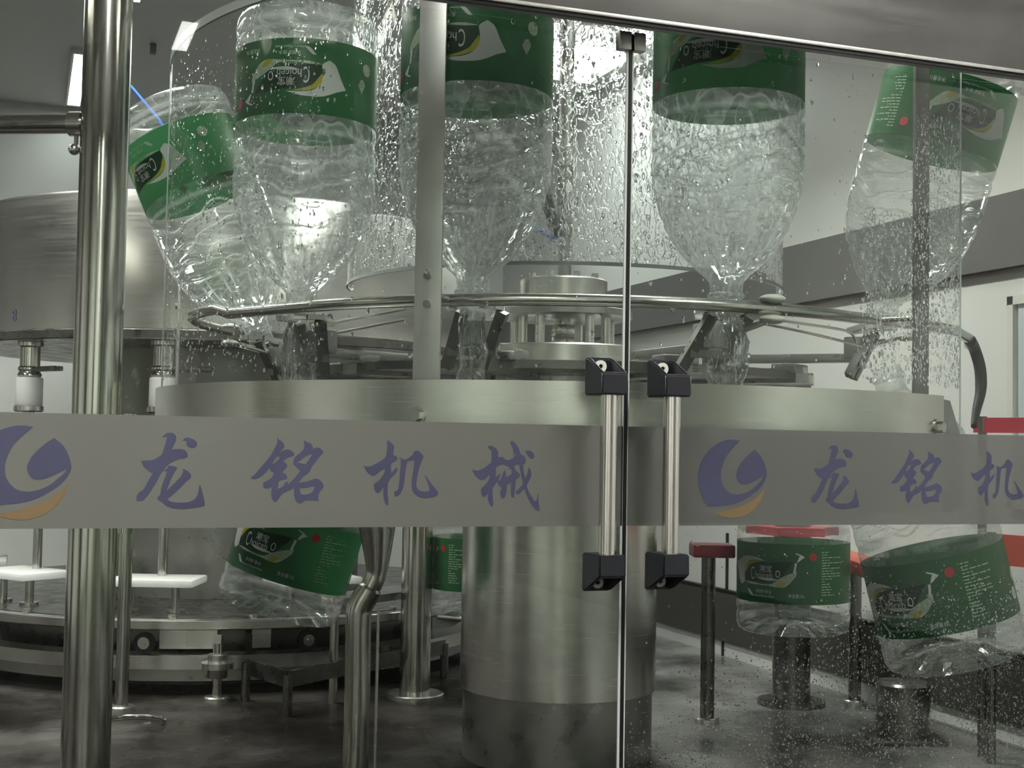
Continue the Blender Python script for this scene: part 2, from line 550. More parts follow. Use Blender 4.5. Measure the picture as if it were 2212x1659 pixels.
def floor_mat():
    m, nt, out = new_mat('wet_dark_floor')
    L = nt.links.new
    p = nt.nodes.new('ShaderNodeBsdfPrincipled')
    no = N(nt, 'ShaderNodeTexNoise', Scale=1.0, Detail=7.0, Roughness=0.6)
    L(coords(nt, (2.4, 2.4, 2.4)), no.inputs['Vector'])
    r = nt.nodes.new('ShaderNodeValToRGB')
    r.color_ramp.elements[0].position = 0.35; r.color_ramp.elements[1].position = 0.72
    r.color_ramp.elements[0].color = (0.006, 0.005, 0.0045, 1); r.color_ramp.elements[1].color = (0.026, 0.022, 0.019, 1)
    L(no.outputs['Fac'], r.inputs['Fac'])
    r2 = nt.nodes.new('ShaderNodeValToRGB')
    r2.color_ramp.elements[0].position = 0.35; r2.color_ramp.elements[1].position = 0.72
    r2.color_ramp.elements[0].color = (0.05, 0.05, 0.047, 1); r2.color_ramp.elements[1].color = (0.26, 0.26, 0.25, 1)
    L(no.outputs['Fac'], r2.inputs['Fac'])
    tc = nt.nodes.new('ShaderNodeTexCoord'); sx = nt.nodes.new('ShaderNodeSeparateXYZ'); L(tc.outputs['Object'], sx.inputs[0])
    sm = N(nt, 'ShaderNodeMapRange'); sm.inputs['From Min'].default_value = 1.30; sm.inputs['From Max'].default_value = 1.42  # paler from here rightward: grazing light put into the floor colour
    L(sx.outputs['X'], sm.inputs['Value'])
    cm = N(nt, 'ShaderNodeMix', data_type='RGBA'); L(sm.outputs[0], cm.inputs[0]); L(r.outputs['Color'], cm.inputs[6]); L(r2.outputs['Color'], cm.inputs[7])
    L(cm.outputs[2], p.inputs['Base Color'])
    mr = N(nt, 'ShaderNodeMapRange'); mr.inputs['From Min'].default_value = 0.35; mr.inputs['From Max'].default_value = 0.65
    p.inputs['Specular IOR Level'].default_value = 0.24
    mr.inputs['To Min'].default_value = 0.12; mr.inputs['To Max'].default_value = 0.45
    L(no.outputs['Fac'], mr.inputs['Value']); L(mr.outputs[0], p.inputs['Roughness'])
    n2 = N(nt, 'ShaderNodeTexNoise', Scale=1.0, Detail=4.0); L(coords(nt, (26, 26, 26)), n2.inputs['Vector'])
    b = N(nt, 'ShaderNodeBump', Strength=0.2, Distance=0.01)
    L(n2.outputs['Fac'], b.inputs['Height']); L(b.outputs['Normal'], p.inputs['Normal'])
    p.inputs['Specular IOR Level'].default_value = 0.0
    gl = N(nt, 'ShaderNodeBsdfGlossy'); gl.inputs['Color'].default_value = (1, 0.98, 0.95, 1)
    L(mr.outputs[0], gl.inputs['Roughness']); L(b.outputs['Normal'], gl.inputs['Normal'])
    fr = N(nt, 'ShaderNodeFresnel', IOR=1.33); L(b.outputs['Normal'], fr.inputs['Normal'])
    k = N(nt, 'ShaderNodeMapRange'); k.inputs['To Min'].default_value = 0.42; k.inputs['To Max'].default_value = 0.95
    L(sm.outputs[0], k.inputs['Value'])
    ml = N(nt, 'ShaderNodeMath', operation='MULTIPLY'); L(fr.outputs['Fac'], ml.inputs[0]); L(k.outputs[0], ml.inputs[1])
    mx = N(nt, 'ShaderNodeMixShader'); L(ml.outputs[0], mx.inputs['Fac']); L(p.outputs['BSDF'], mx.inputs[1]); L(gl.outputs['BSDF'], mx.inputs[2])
    L(mx.outputs['Shader'], out.inputs['Surface'])
    return m
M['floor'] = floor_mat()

# ------------------------------------------------------------------ the room
X0, Y0 = -2.6, -2.6
def structure(name, bm, mat):
    o = obj(name, bm, mat, None, smooth=False)
    o['kind'] = 'structure'
    return o
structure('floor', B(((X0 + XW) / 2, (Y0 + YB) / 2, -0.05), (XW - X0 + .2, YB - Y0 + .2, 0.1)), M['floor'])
structure('ceiling', B(((X0 + XW) / 2, (Y0 + YB) / 2, ZC + 0.05), (XW - X0 + .2, YB - Y0 + .2, 0.1)), M['ceiling'])
structure('wall_back', B(((X0 + XW) / 2, YB + 0.05, ZC / 2), (XW - X0 + .2, 0.1, ZC)), M['wall'])
structure('wall_right', B((XW + 0.05, (Y0 + YB) / 2, ZC / 2), (0.1, YB - Y0, ZC)), M['wall'])
structure('wall_left', B((X0 - 0.05, (Y0 + YB) / 2, ZC / 2), (0.1, YB - Y0, ZC)), M['wall'])
structure('wall_front', B(((X0 + XW) / 2, Y0 - 0.05, ZC / 2), (XW - X0 + .2, 0.1, ZC)), M['grey_wall'])
LY = YB - Y0
structure('reflected_panel_1', B((-1.9, Y0 + 0.02, 0.95), (0.75, 0.04, 1.9)), M['dark_band'])  # unseen dark panels, added so the steel has something dark to mirror
structure('reflected_panel_2', B((1.25, Y0 + 0.02, 0.95), (0.55, 0.04, 1.9)), M['dark_band'])
structure('reflected_panel_3', B((X0 + 0.02, 0.55, 0.95), (0.04, 0.8, 1.9)), M['dark_band'])
structure('reflected_panel_4', B((X0 + 0.02, 2.9, 0.95), (0.04, 0.7, 1.9)), M['dark_band'])
structure('trim_1', B((XW - 0.012, (Y0 + YB) / 2, 1.208), (0.024, LY, 0.178)), M['band'])
structure('trim_2', B((XW - 0.012, (Y0 + YB) / 2, 0.1265), (0.024, LY, 0.157)), M['dark_band'])
structure('baseboard_right', B((XW - 0.008, (Y0 + YB) / 2, 0.024), (0.016, LY, 0.048)), M['wall'])

# ceiling lamps (two in view, one mirrored, the rest added as fill): each a housing with a lit diffuser
def lamp(x, y, sx, sy, label, group=None, mat='lamp', shade=0.0):
    t = empty('ceiling_lamp', (x, y, ZC))
    tag(t, label, 'lamp', group)
    obj('housing', B((0, 0, -0.01), (sx + 0.02, sy + 0.02, 0.02)), M['white'], t, False)
    bm = bmesh.new(); bm.faces.new([bm.verts.new((x_ * sx / 2, y_ * sy / 2, -0.0205)) for x_, y_ in ((-1, -1), (-1, 1), (1, 1), (1, -1))])
    obj('diffuser', bm, M[mat], t, False)
    if shade > 0:  # skirt added to keep lamp light off the upper walls
        bm = bmesh.new()
        for s_ in (-1, 1):
            box(bm, (s_ * (sx / 2 + 0.006), 0, -0.02 - shade / 2), (0.006, sy + 0.02, shade))
            box(bm, (0, s_ * (sy / 2 + 0.006), -0.02 - shade / 2), (sx + 0.02, 0.006, shade))
        obj('shade', bm, M['white'], t, False)
    return t
lamp(1.86, 4.62, 0.42, 0.46, 'square lit ceiling lamp seen high behind the wet inner shield', mat='lamp_soft')
lamp(0.165, 5.66, 0.05, 0.82, 'thin lit tube lamp on the ceiling beside the steel column', mat='lamp_tube')
for x, y, lab in ((0.2, 3.6, 'between rinser and filler tank'), (1.35, 2.7, 'over the rinser shaft'), (0.0, 0.9, 'before the left glass door'),
                  (-1.6, 2.6, 'left of the steel column'), (1.6, 0.6, 'before the right glass door'), (-1.5, -0.6, 'far left of the viewer'),
                  (-0.55, -1.8, 'behind the viewer beside the white wall'), (-1.9, -1.8, 'behind the viewer in the far corner'), (-0.45, 3.9, 'over the filler tank')):
    lamp(x, y, 0.18, 1.1, 'long unseen ceiling lamp added for fill, ' + lab, 'added fill lamps overhead', shade=0.12)
lamp(0.5, -1.22, 0.055, 0.36, 'short lit ceiling lamp behind the viewer, seen only as a glare on the glass')

# ------------------------------------------------------------------ glass doors with film, lettering, handles
def px_loops(loops, ox, oy, s):
    return [[(ox + x * s, oy + y * s) for x, y in lp] for lp in loops]

LONG = px_loops([
 [(612,215),(640,180),(690,140),(760,128),(820,138),(865,180),(876,230),(868,285),(835,350),(785,448),(840,440),(930,435),(1020,448),(1065,485),(1090,540),(1085,580),(1050,607),(990,617),(920,628),(860,650),(760,705),(680,770),(630,840),(680,820),(740,745),(800,755),(870,770),(895,800),(850,860),(790,970),(745,1080),(705,1190),(697,1220),(760,1160),(880,1040),(960,950),(1000,870),(1005,840),(992,815),(1050,820),(1110,865),(1150,915),(1157,950),(1140,985),(1060,1050),(960,1160),(850,1260),(705,1380),(760,1420),(850,1440),(950,1445),(1080,1440),(1150,1420),(1220,1380),(1270,1310),(1295,1230),(1308,1130),(1325,1115),(1340,1150),(1370,1260),(1400,1380),(1410,1440),(1408,1505),(1330,1525),(1200,1545),(1060,1562),(920,1562),(820,1550),(740,1525),(670,1490),(610,1435),(545,1400),(518,1365),(525,1340),(570,1300),(585,1210),(620,1080),(690,900),(697,860),(675,852),(620,852),(605,870),(570,920),(500,1060),(430,1170),(350,1290),(250,1400),(220,1412),(130,1412),(126,1345),(150,1285),(190,1240),(240,1215),(300,1125),(380,980),(440,885),(380,860),(300,800),(250,730),(213,655),(300,652),(400,648),(460,630),(530,590),(600,540),(640,440),(680,300),(698,230),(690,205),(650,212),(622,225)],
 [(987,280),(1015,255),(1050,222),(1110,222),(1180,245),(1235,280),(1268,325),(1265,365),(1220,408),(1160,408),(1100,390),(1070,350),(1072,300),(1060,285)],
], 280, 920, 180 / 1572)
MING = px_loops([
 [(680,110),(730,150),(790,190),(830,245),(838,300),(820,335),(780,380),(738,435),(790,400),(850,372),(920,362),(980,380),(1030,420),(1055,465),(1050,492),(960,520),(880,555),(805,625),(850,645),(890,685),(898,725),(870,770),(830,810),(790,870),(840,880),(885,915),(898,960),(890,1005),(820,1008),(760,1030),(720,1055),(705,1130),(697,1212),(760,1190),(830,1130),(860,1080),(890,1055),(920,1080),(915,1120),(980,1060),(1060,980),(1190,822),(1100,740),(1040,690),(1022,650),(1042,625),(1038,610),(1060,540),(1120,480),(1210,410),(1260,340),(1270,250),(1255,155),(1320,195),(1390,220),(1440,270),(1470,350),(1520,322),(1570,318),(1630,345),(1680,400),(1678,440),(1620,500),(1540,600),(1440,730),(1385,840),(1350,880),(1290,920),(1230,970),(1143,1085),(1250,1070),(1380,1040),(1480,1000),(1540,993),(1600,1020),(1660,1080),(1690,1150),(1680,1195),(1610,1270),(1585,1320),(1575,1370),(1578,1480),(1500,1470),(1400,1460),(1280,1472),(1220,1510),(1160,1530),(1120,1510),(1080,1450),(1055,1360),(1047,1250),(1045,1170),(980,1225),(900,1265),(820,1300),(760,1360),(710,1430),(680,1480),(650,1497),(610,1475),(570,1420),(553,1330),(560,1250),(580,1170),(500,1200),(420,1202),(385,1180),(380,1110),(400,1070),(480,1030),(560,970),(600,910),(605,860),(540,820),(520,750),(450,840),(370,920),(280,975),(200,998),(140,990),(107,968),(200,895),(300,780),(420,640),(540,490),(640,310),(685,200)],
 [(1110,632),(1160,610),(1240,550),(1320,495),(1390,468),(1445,465),(1400,540),(1340,620),(1298,685),(1200,660)],
 [(575,675),(620,590),(660,530),(690,512),(730,520),(742,545),(700,595),(640,645),(595,675)],
 [(1160,1195),(1250,1195),(1350,1180),(1430,1158),(1490,1155),(1485,1210),(1460,1265),(1410,1305),(1330,1335),(1260,1338),(1205,1335),(1190,1290)],
], 530, 935, 180 / 1810)
JI = px_loops([
 [(648,125),(685,118),(730,150),(780,200),(805,250),(800,320),(790,440),(840,445),(880,490),(878,520),(850,555),(790,590),(745,620),(735,680),(745,760),(742,825),(790,770),(840,718),(888,708),(865,780),(820,850),(760,910),(700,985),(675,1050),(668,1130),(665,1260),(682,1400),(678,1490),(660,1530),(620,1490),(590,1410),(575,1300),(575,1130),(530,1180),(480,1235),(440,1248),(400,1215),(375,1150),(368,1080),(385,1045),(450,1005),(510,950),(560,880),(600,790),(605,715),(540,750),(470,800),(400,865),(350,875),(290,850),(230,800),(180,725),(147,655),(220,682),(300,672),(400,625),(520,560),(610,490),(635,430),(650,300),(655,200)],
 [(928,475),(985,512),(1045,525),(1085,515),(1150,470),(1200,435),(1220,390),(1260,345),(1310,332),(1360,360),(1410,410),(1440,460),(1430,510),(1400,580),(1350,720),(1320,840),(1300,950),(1288,1080),(1300,1130),(1340,1185),(1400,1215),(1480,1225),(1550,1222),(1572,1195),(1565,1130),(1540,1040),(1468,870),(1480,868),(1540,945),(1620,1060),(1720,1180),(1755,1240),(1757,1290),(1700,1325),(1620,1348),(1500,1358),(1400,1352),(1300,1305),(1220,1230),(1195,1160),(1188,1050),(1200,900),(1225,740),(1250,548),(1180,552),(1105,562),(1088,590),(1075,650),(1050,780),(1035,920),(1015,1060),(980,1190),(930,1280),(880,1320),(830,1328),(815,1320),(815,1205),(845,1218),(880,1195),(905,1120),(925,950),(935,780),(950,640),(950,560)],
], 770, 940, 190 / 1910)
XIE = px_loops([
 [(443,245),(465,222),(510,217),(570,240),(625,280),(660,340),(665,390),(660,450),(700,445),(750,448),(790,475),(812,507),(880,505),(980,465),(980,380),(965,290),(930,210),(913,150),(925,120),(955,118),(1000,155),(1050,215),(1090,290),(1130,395),(1180,415),(1215,460),(1228,520),(1215,570),(1170,605),(1180,720),(1215,885),(1250,800),(1270,720),(1278,662),(1310,685),(1335,740),(1340,810),(1310,900),(1250,1020),(1260,1090),(1300,1180),(1350,1260),(1420,1355),(1445,1330),(1460,1260),(1470,1190),(1482,1200),(1482,1300),(1490,1380),(1508,1500),(1500,1550),(1460,1545),(1400,1500),(1340,1420),(1280,1310),(1220,1170),(1200,1100),(1140,1150),(1090,1200),(1050,1205),(1022,1180),(1022,1145),(1080,1100),(1130,1040),(1165,990),(1140,870),(1110,720),(1090,605),(1050,603),(1000,620),(995,650),(1020,720),(1090,780),(1108,820),(1090,860),(1025,905),(1015,990),(1000,1130),(985,1270),(950,1265),(930,1240),(922,1150),(922,970),(870,1000),(835,1030),(832,1160),(810,1240),(780,1290),(745,1300),(720,1270),(703,1200),(705,1150),(740,1075),(690,1040),(635,950),(590,1020),(550,1080),(545,1180),(550,1300),(560,1400),(540,1470),(500,1430),(465,1360),(450,1270),(465,1180),(430,1220),(390,1250),(355,1260),(325,1220),(308,1150),(310,1100),(360,1050),(430,970),(480,890),(495,800),(440,850),(390,900),(330,918),(275,905),(220,850),(170,780),(123,705),(200,722),(280,715),(380,665),(520,560),(525,450),(525,330),(490,290)],
 [(608,865),(612,740),(620,660),(680,625),(770,605),(840,632),(905,655),(855,700),(848,712),(905,680),(935,720),(935,795),(880,835),(822,860),(815,760),(800,708),(770,760),(740,840),(710,925),(665,930),(690,850),(710,778),(660,815)],
 [(990,360),(1010,370),(1030,435),(1010,440)],
 [(1208,325),(1250,316),(1310,318),(1360,350),(1395,400),(1398,450),(1370,482),(1330,470),(1280,425),(1235,370)],
], 1005, 940, 180 / 1706)
LOGO = px_loops([
 [(885,183),(780,165),(680,165),(560,195),(450,250),(330,350),(230,480),(165,620),(135,760),(132,900),(155,1040),(195,1160),(240,1260),(305,1352),(420,1358),(540,1340),(700,1322),(860,1280),(1000,1215),(1120,1130),(1220,1050),(1300,950),(1350,850),(1365,780),(1350,680),(1310,560),(1250,450),(1145,345),(1060,410),(960,510),(870,630),(820,760),(825,850),(880,945),(950,967),(1040,950),(1140,905),(1240,845),(1312,795),(1270,880),(1200,950),(1110,1040),(1000,1105),(880,1140),(780,1140),(690,1110),(620,1040),(565,940),(545,830),(550,720),(580,600),(630,480),(700,380),(790,280)],
], 1490, 930, 190 / 1576)
ARC = px_loops([
 [(1355,930),(1330,1020),(1260,1120),(1160,1215),(1050,1285),(940,1340),(820,1385),(680,1430),(540,1460),(440,1475),(520,1525),(620,1550),(750,1566),(880,1552),(1030,1490),(1150,1390),(1240,1270),(1310,1130)],
], 1490, 930, 190 / 1576)

def plane_loops(loops):
    out = []
    for lp in loops:
        out.append([(G(x, y).x, G(x, y).z) for x, y in smooth_loop(lp)])
    return out
def print_mesh(loops, dx, y):
    bm = fill_loops(loops)
    for v in bm.verts:
        v.co = Vector((v.co.x + dx, y, v.co.y))
    return bm
P_LONG, P_MING, P_JI, P_XIE, P_LOGO, P_ARC = [plane_loops(l) for l in (LONG, MING, JI, XIE, LOGO, ARC)]
SHIFT = G(1803, 1035).x - G(371, 1017).x            # the same print repeats on the right door

GAP = G(1350, 950).x
ZT, ZBOT = 1.30, 0.05
ZB1, ZB0 = G(700, 906).z, G(700, 1138.9).z           # film band
def strip(x0, x1, z0, z1, y, t=0.0006):
    return B(((x0 + x1) / 2, y, (z0 + z1) / 2), (x1 - x0, t, z1 - z0))

XL, XR = -1.35, 1.95
def door(label, x0, x1, film_mat, hx, dx, logo, chars):
    t = empty('glass_door', (0, 0, 0))
    tag(t, label, 'door', None)
    obj('glass_pane', B(((x0 + x1) / 2, YG, (ZT + ZBOT) / 2), (x1 - x0, 0.001, ZT - ZBOT)), M['glass'], t, False)
    obj('film_band', strip(x0, x1, ZB0, ZB1, YG - 0.0022), M[film_mat], t, False)
    yl = YG - 0.0028
    if logo:
        obj('emblem', print_mesh(P_LOGO, logo[0], yl), M['blueprint'], t, False)
        obj('emblem_arc', print_mesh(P_ARC, logo[0], yl), M['orangeprint'], t, False)
    for c in chars:
        obj('character', print_mesh(c, dx, yl), M['blueprint'], t, False)
    # pull handle
    top, bot = G(1268, 771).z, G(1253, 1277).z
    yb = YG - 0.046
    h = obj('handle', capped([(0.0127, bot + 0.05), (0.0127, top - 0.05)], 24, (hx, yb)), M['alu'], t)
    tag(h, 'ribbed aluminium handle bar')
    for k, (zz, sgn) in enumerate(((top, -1), (bot, 1))):
        fb = bmesh.new()
        H, Lh, wd = 0.057, 0.064, 0.042
        prof = [(0, 0), (-0.018, 0.004), (-Lh, 0.026), (-Lh, H), (0, H)]     # (out of the glass, down from the end)
        yy = YG - 0.003
        a = [fb.verts.new((hx - wd / 2, yy + p[0], zz + sgn * p[1])) for p in prof]
        b = [fb.verts.new((hx + wd / 2, yy + p[0], zz + sgn * p[1])) for p in prof]
        n = len(prof)
        fb.faces.new(a); fb.faces.new(list(reversed(b)))
        side = []
        for i in range(n):
            side.append(fb.faces.new((a[i], a[(i + 1) % n], b[(i + 1) % n], b[i])))
        bmesh.ops.recalc_face_normals(fb, faces=fb.faces)
        # hollow out the sloping end
        slope = [side[0], side[1]]
        r = bmesh.ops.inset_region(fb, faces=slope, thickness=0.006, use_even_offset=True)
        inner = [f for f in slope if f.is_valid]
        ext = bmesh.ops.extrude_face_region(fb, geom=inner)
        vs_ = [g for g in ext['geom'] if isinstance(g, bmesh.types.BMVert)]
        bmesh.ops.translate(fb, verts=vs_, vec=(0, 0.0, sgn * 0.022))
        bmesh.ops.delete(fb, geom=inner, context='FACES')
        bmesh.ops.recalc_face_normals(fb, faces=fb.faces)
        es = [e for e in fb.edges if e.calc_face_angle(0) > 0.5 and e.calc_length() > 0.012]
        bmesh.ops.bevel(fb, geom=es, offset=0.0022, segments=2, affect='EDGES')
        f = obj('handle_foot', fb, M['black'], h)
        tag(f, 'black plastic handle foot with sloping hollow end')
        sb = solid_lathe([(0.0035, -0.002), (0.009, -0.002), (0.009, 0.002), (0.0035, 0.002)], 20)
        sb.transform(Matrix.Translation((hx, yy - 0.010, zz + sgn * 0.014)) @ Matrix.Rotation(R_(90), 4, 'X'))
        obj('screw_washer', sb, M['white'], h)
    return t
hx1 = G(1297, 1025, -0.046).x + 0.0
d1 = door('left glass door with a frosted band of four blue characters and round emblem', XL, GAP - 0.004, 'film',
          G(1314, 1025, -0.046).x, 0.0, None, [P_LONG, P_MING, P_JI, P_XIE])
LOGO_L = G(155, 1000).x - G(1655, 1025).x
obj('emblem', print_mesh(P_LOGO, LOGO_L, YG - 0.0028), M['blueprint'], d1, False)
obj('emblem_arc', print_mesh(P_ARC, LOGO_L, YG - 0.0028), M['orangeprint'], d1, False)
gz = obj('gasket', B((GAP - 0.0005, YG - 0.0015, (ZT + ZBOT) / 2), (0.0045, 0.005, ZT - ZBOT)), M['rubber'], d1, False)
tag(gz, 'black sealing strip down the meeting edge')
obj('edge_profile', B((GAP - 0.005, YG - 0.001, (ZT + ZBOT) / 2), (0.0035, 0.003, ZT - ZBOT)), M['glass_edge'], d1, False)
d2 = door('right glass door with a clearer frosted band and water-speckled lower pane', GAP + 0.004, XR, 'film_clear',
          G(1450, 1025, -0.046).x, SHIFT, (0.0,), [P_LONG, P_MING, P_JI])
obj('edge_profile', B((GAP + 0.004, YG - 0.001, (ZT + ZBOT) / 2), (0.002, 0.002, ZT - ZBOT)), M['glass_edge'], d2, False)

def caps(pts, rmin, rmax, jitter=0.25, seg=6):
    """small lens-shaped drops on a surface: pts = [(position, outward normal)...], one mesh"""
    V, Fc = [], []
    for p, n in pts:
        r = rmin * (rmax / rmin) ** (random.random() ** 2.2)
        u = n.orthogonal().normalized(); v = n.cross(u)
        ph = random.random() * 6.28
        st = 1 + jitter * random.random()
        i0 = len(V)
        for rr, hh in ((1.0, 0.0), (0.72, 0.44)):
            for k in range(seg):
                a = ph + 2 * PI * k / seg
                q = u * (math.cos(a) * r * rr) + v * (math.sin(a) * r * rr)
                q.z *= st
                V.append(tuple(p + q + n * (r * hh)))
        V.append(tuple(p + n * (r * 0.62)))
        for k in range(seg):
            j = (k + 1) % seg
            Fc.append((i0 + k, i0 + j, i0 + seg + j, i0 + seg + k))
            Fc.append((i0 + seg + k, i0 + seg + j, i0 + 2 * seg))
    return V, Fc
pts = []
while len(pts) < 15000:
    x = random.uniform(GAP + 0.01, GAP + 0.85); z = random.uniform(0.08, 0.60)
    zs_ = 0.31 + 0.20 * min(1, (x - GAP) / 0.40)
    f = max(0.02, min(1, max(0, (zs_ - z) / 0.16)) ** 1.3)
    if random.random() < f:
        pts.append((Vector((x, YG + 0.0012, z)), Vector((0, 1, 0))))
o = obj('water_droplets', caps(pts, 0.0006, 0.0019), M['drop'], d2)
o['kind'] = 'stuff'
o['label'] = 'fine water droplets clinging to the lower pane'

# header beam over the doors
t = empty('door_header', (0.3, YG, ZT))
tag(t, 'brushed steel beam above the glass doors with a black lower gasket', 'beam')
bmh = bmesh.new()
obj('beam_panel', B((0.25, -0.02, 0.131), (3.6, 0.05, 0.24), bevel=0.003), M['steel_h'], t, angle=20)
obj('lower_lip', B((0.25, -0.047, 0.0085), (3.6, 0.007, 0.006), bevel=0.0015), M['bar_steel'], t)
obj('seal_strip', B((0.25, -0.044, 0.0028), (3.6, 0.006, 0.005)), M['rubber'], t, False)
for dx in (-0.012, 0.012):
    obj('pivot_clamp', B((GAP - 0.3 + dx, -0.002, -0.012), (0.020, 0.016, 0.028), bevel=0.002), M['steel_dull'], t)

# steel column with its cross rail
cp = W(206, 950, 2.28)
t = empty('steel_column', (cp.x, cp.y, 0))
tag(t, 'tall polished steel pipe column standing at the left behind the glass', 'column')
obj('pipe', capped([(0.0405, 0.0), (0.0405, ZC - 0.002)], 48), M['steel_v'], t)
obj('base_plate', capped([(0.075, 0.0), (0.075, 0.012), (0.068, 0.015)], 48), M['steel'], t)
o1 = W(166, 268, 2.28) - Vector((cp.x, cp.y, 0)); o2 = W(-60, 250, 2.30) - Vector((cp.x, cp.y, 0))
o2.z = o1.z
rl = obj('cross_rail', bar(bmesh.new(), o1 + (o1 - o2).normalized() * 0.03, o2 + (o2 - o1).normalized() * 0.5, 0.0165, 24), M['steel_v'], t)
cl = bmesh.new()
bar(cl, o1 - (o1 - o2).normalized() * 0.012, o1 + (o1 - o2).normalized() * 0.012, 0.021, 24)
kb = obj('rail_clamp', cl, M['steel'], t)
wn = bmesh.new()
bar(wn, o1 + Vector((0, 0, -0.015)), o1 + Vector((0, 0, -0.045)), 0.004, 10)
bmesh.ops.create_uvsphere(wn, u_segments=12, v_segments=8, radius=0.010, matrix=Matrix.Translation(o1 + Vector((-0.003, -0.004, -0.045))))
obj('wing_screw', wn, M['steel'], kb)

# ------------------------------------------------------------------ the rinsing machine
MX, MD = 0.112, 3.0
RC = C(MX, MD)
def rl(a, r, z=0.0):                                 # machine frame: angle from the viewer's side, radius, height
    return Vector((r * math.sin(R_(a)), -r * math.cos(R_(a)), z))
def rw(a, r, z=0.0):
    v = rl(a, r, z)
    return RC + R0 * v.x + F0 * v.y + Vector((0, 0, v.z))

# central column
t = empty('rinser_column', RC, -YAW)
tag(t, 'thick steel drum carrying the rinser, with flange, pillars and hub on top', 'machine')
obj('drum', capped([(0.216, 0.150), (0.216, 0.885)], 96), M['steel'], t)
obj('base_sleeve', capped([(0.209, 0.0), (0.209, 0.150)], 96), M['steel_dull'], t)
obj('top_flange', capped([(0.205, 0.872), (0.208, 0.876), (0.208, 0.892), (0.205, 0.895)], 96), M['steel'], t)
for a in (-52, -28, 28, 52, 110, 160, 205, 250):
    bm = bmesh.new(); bar(bm, rl(a, 0.115, 0.895), rl(a, 0.115, 0.965), 0.0105, 18)
    obj('pillar', bm, M['steel'], t)
bm = bmesh.new()
bar(bm, (0.0, 0, 0.895), (0.0, 0, 0.965), 0.017, 18)
sp = obj('centre_spindle', bm, M['steel_v'], t)
for z in (0.911, 0.937):
    bm = bmesh.new(); bmesh.ops.create_cone(bm, cap_ends=True, segments=6, radius1=0.028, radius2=0.028, depth=0.024, matrix=Matrix.Translation((0, 0, z)) @ Matrix.Rotation(R_(12), 4, 'Z'))
    bmesh.ops.bevel(bm, geom=list(bm.edges), offset=0.002, segments=1, affect='EDGES')
    obj('hex_nut', bm, M['steel'], t)
obj('rotor_plate', capped([(0.150, 0.962), (0.155, 0.964), (0.155, 0.978), (0.150, 0.980)], 72), M['steel_dull'], t)
obj('hub', capped([(0.094, 0.980), (0.098, 0.984), (0.098, 1.046), (0.092, 1.050)], 64), M['steel'], t)
for a in range(0, 360, 45):
    bm = bmesh.new(); bmesh.ops.create_cone(bm, cap_ends=True, segments=6, radius1=0.009, radius2=0.009, depth=0.012, matrix=Matrix.Translation(rl(a + 20, 0.075, 1.056)))
    obj('hub_bolt', bm, M['steel'], t)
obj('shaft', capped([(0.0165, 1.05), (0.0165, ZC - 0.002)], 32), M['steel_dull'], t)
for a, z in ((-100, 0), (-60, 0.0)):
    bm = flat_bar(bmesh.new(), rl(a, 0.017, 1.16 - (0.02 if a == -100 else 0)), rl(a, 0.075, 1.33 - (0.03 if a == -100 else 0)), 0.012, 0.008, (0, 1, 0))
    obj('stay', bm, M['dark_steel'], t)
hp = spline([rl(-75, 0.10, 1.20), rl(-70, 0.085, 1.165), rl(-50, 0.06, 1.15), rl(-30, 0.04, 1.13)], 6)
tag(obj('air_hose', tube(hp, 0.0045, 10), M['blue'], t), 'blue air hose')
hp = spline([rl(-78, 0.108, 1.215), rl(-80, 0.095, 1.19), rl(-74, 0.09, 1.15), rl(-76, 0.095, 1.12)], 6)
obj('hose_elbow', tube(hp, 0.006, 10), M['white'], t)

# rotating gripper ring
t = empty('gripper_ring', RC + Vector((0, 0, 0.82)), -YAW)
tag(t, 'flat steel ring turning around the drum below the grippers', 'machine')
obj('ring_plate', solid_lathe([(0.30, 0.0), (0.55, 0.0), (0.55, 0.016), (0.30, 0.016)], 96), M['dark_steel'], t)
for i in range(10):
    a = -87 + i * 36
    q = Matrix.Rotation(R_(a), 4, 'Z')
    bm = B((0, -0.39, 0.008), (0.05, 0.335, 0.03)); bm.transform(q)
    obj('spoke', bm, M['steel_dull'], t)
    bm = B((0, -0.535, 0.022), (0.075, 0.05, 0.018), bevel=0.003); bm.transform(q)
    obj('pivot_block', bm, M['steel_dull'], t)

# basin
BR = 0.878
t = empty('rinser_basin', RC + Vector((0, 0, 0.572)), -YAW)
tag(t, 'curved brushed steel basin wall below the inverted bottles', 'basin')
A0, A1 = -100, 50
zl = 0.782 - 0.572
obj('basin_wall', solid_lathe([(BR, 0.0), (BR, zl), (BR - 0.004, zl), (BR - 0.004, 0.0)], 110, (0, 0), A0, A1), M['steel'], t)
obj('basin_floor', solid_lathe([(0.60, -0.012), (BR - 0.004, -0.012), (BR - 0.004, 0.0), (0.60, 0.0)], 96, (0, 0), -68, 34), M['steel_dull'], t)
for a in (-17.5, 48):
    bm = bmesh.new()
    p, n = rl(a, BR, zl - 0.058), rl(a, 1.0)
    bar(bm, p, p + n * 0.003, 0.015, 20)
    bmesh.ops.create_cone(bm, cap_ends=True, segments=6, radius1=0.0105, radius2=0.0105, depth=0.011, matrix=Matrix.Translation(p + n * 0.008) @ n.to_track_quat('Z', 'Y').to_matrix().to_4x4())
    obj('bolt', bm, M['steel_v'], t)
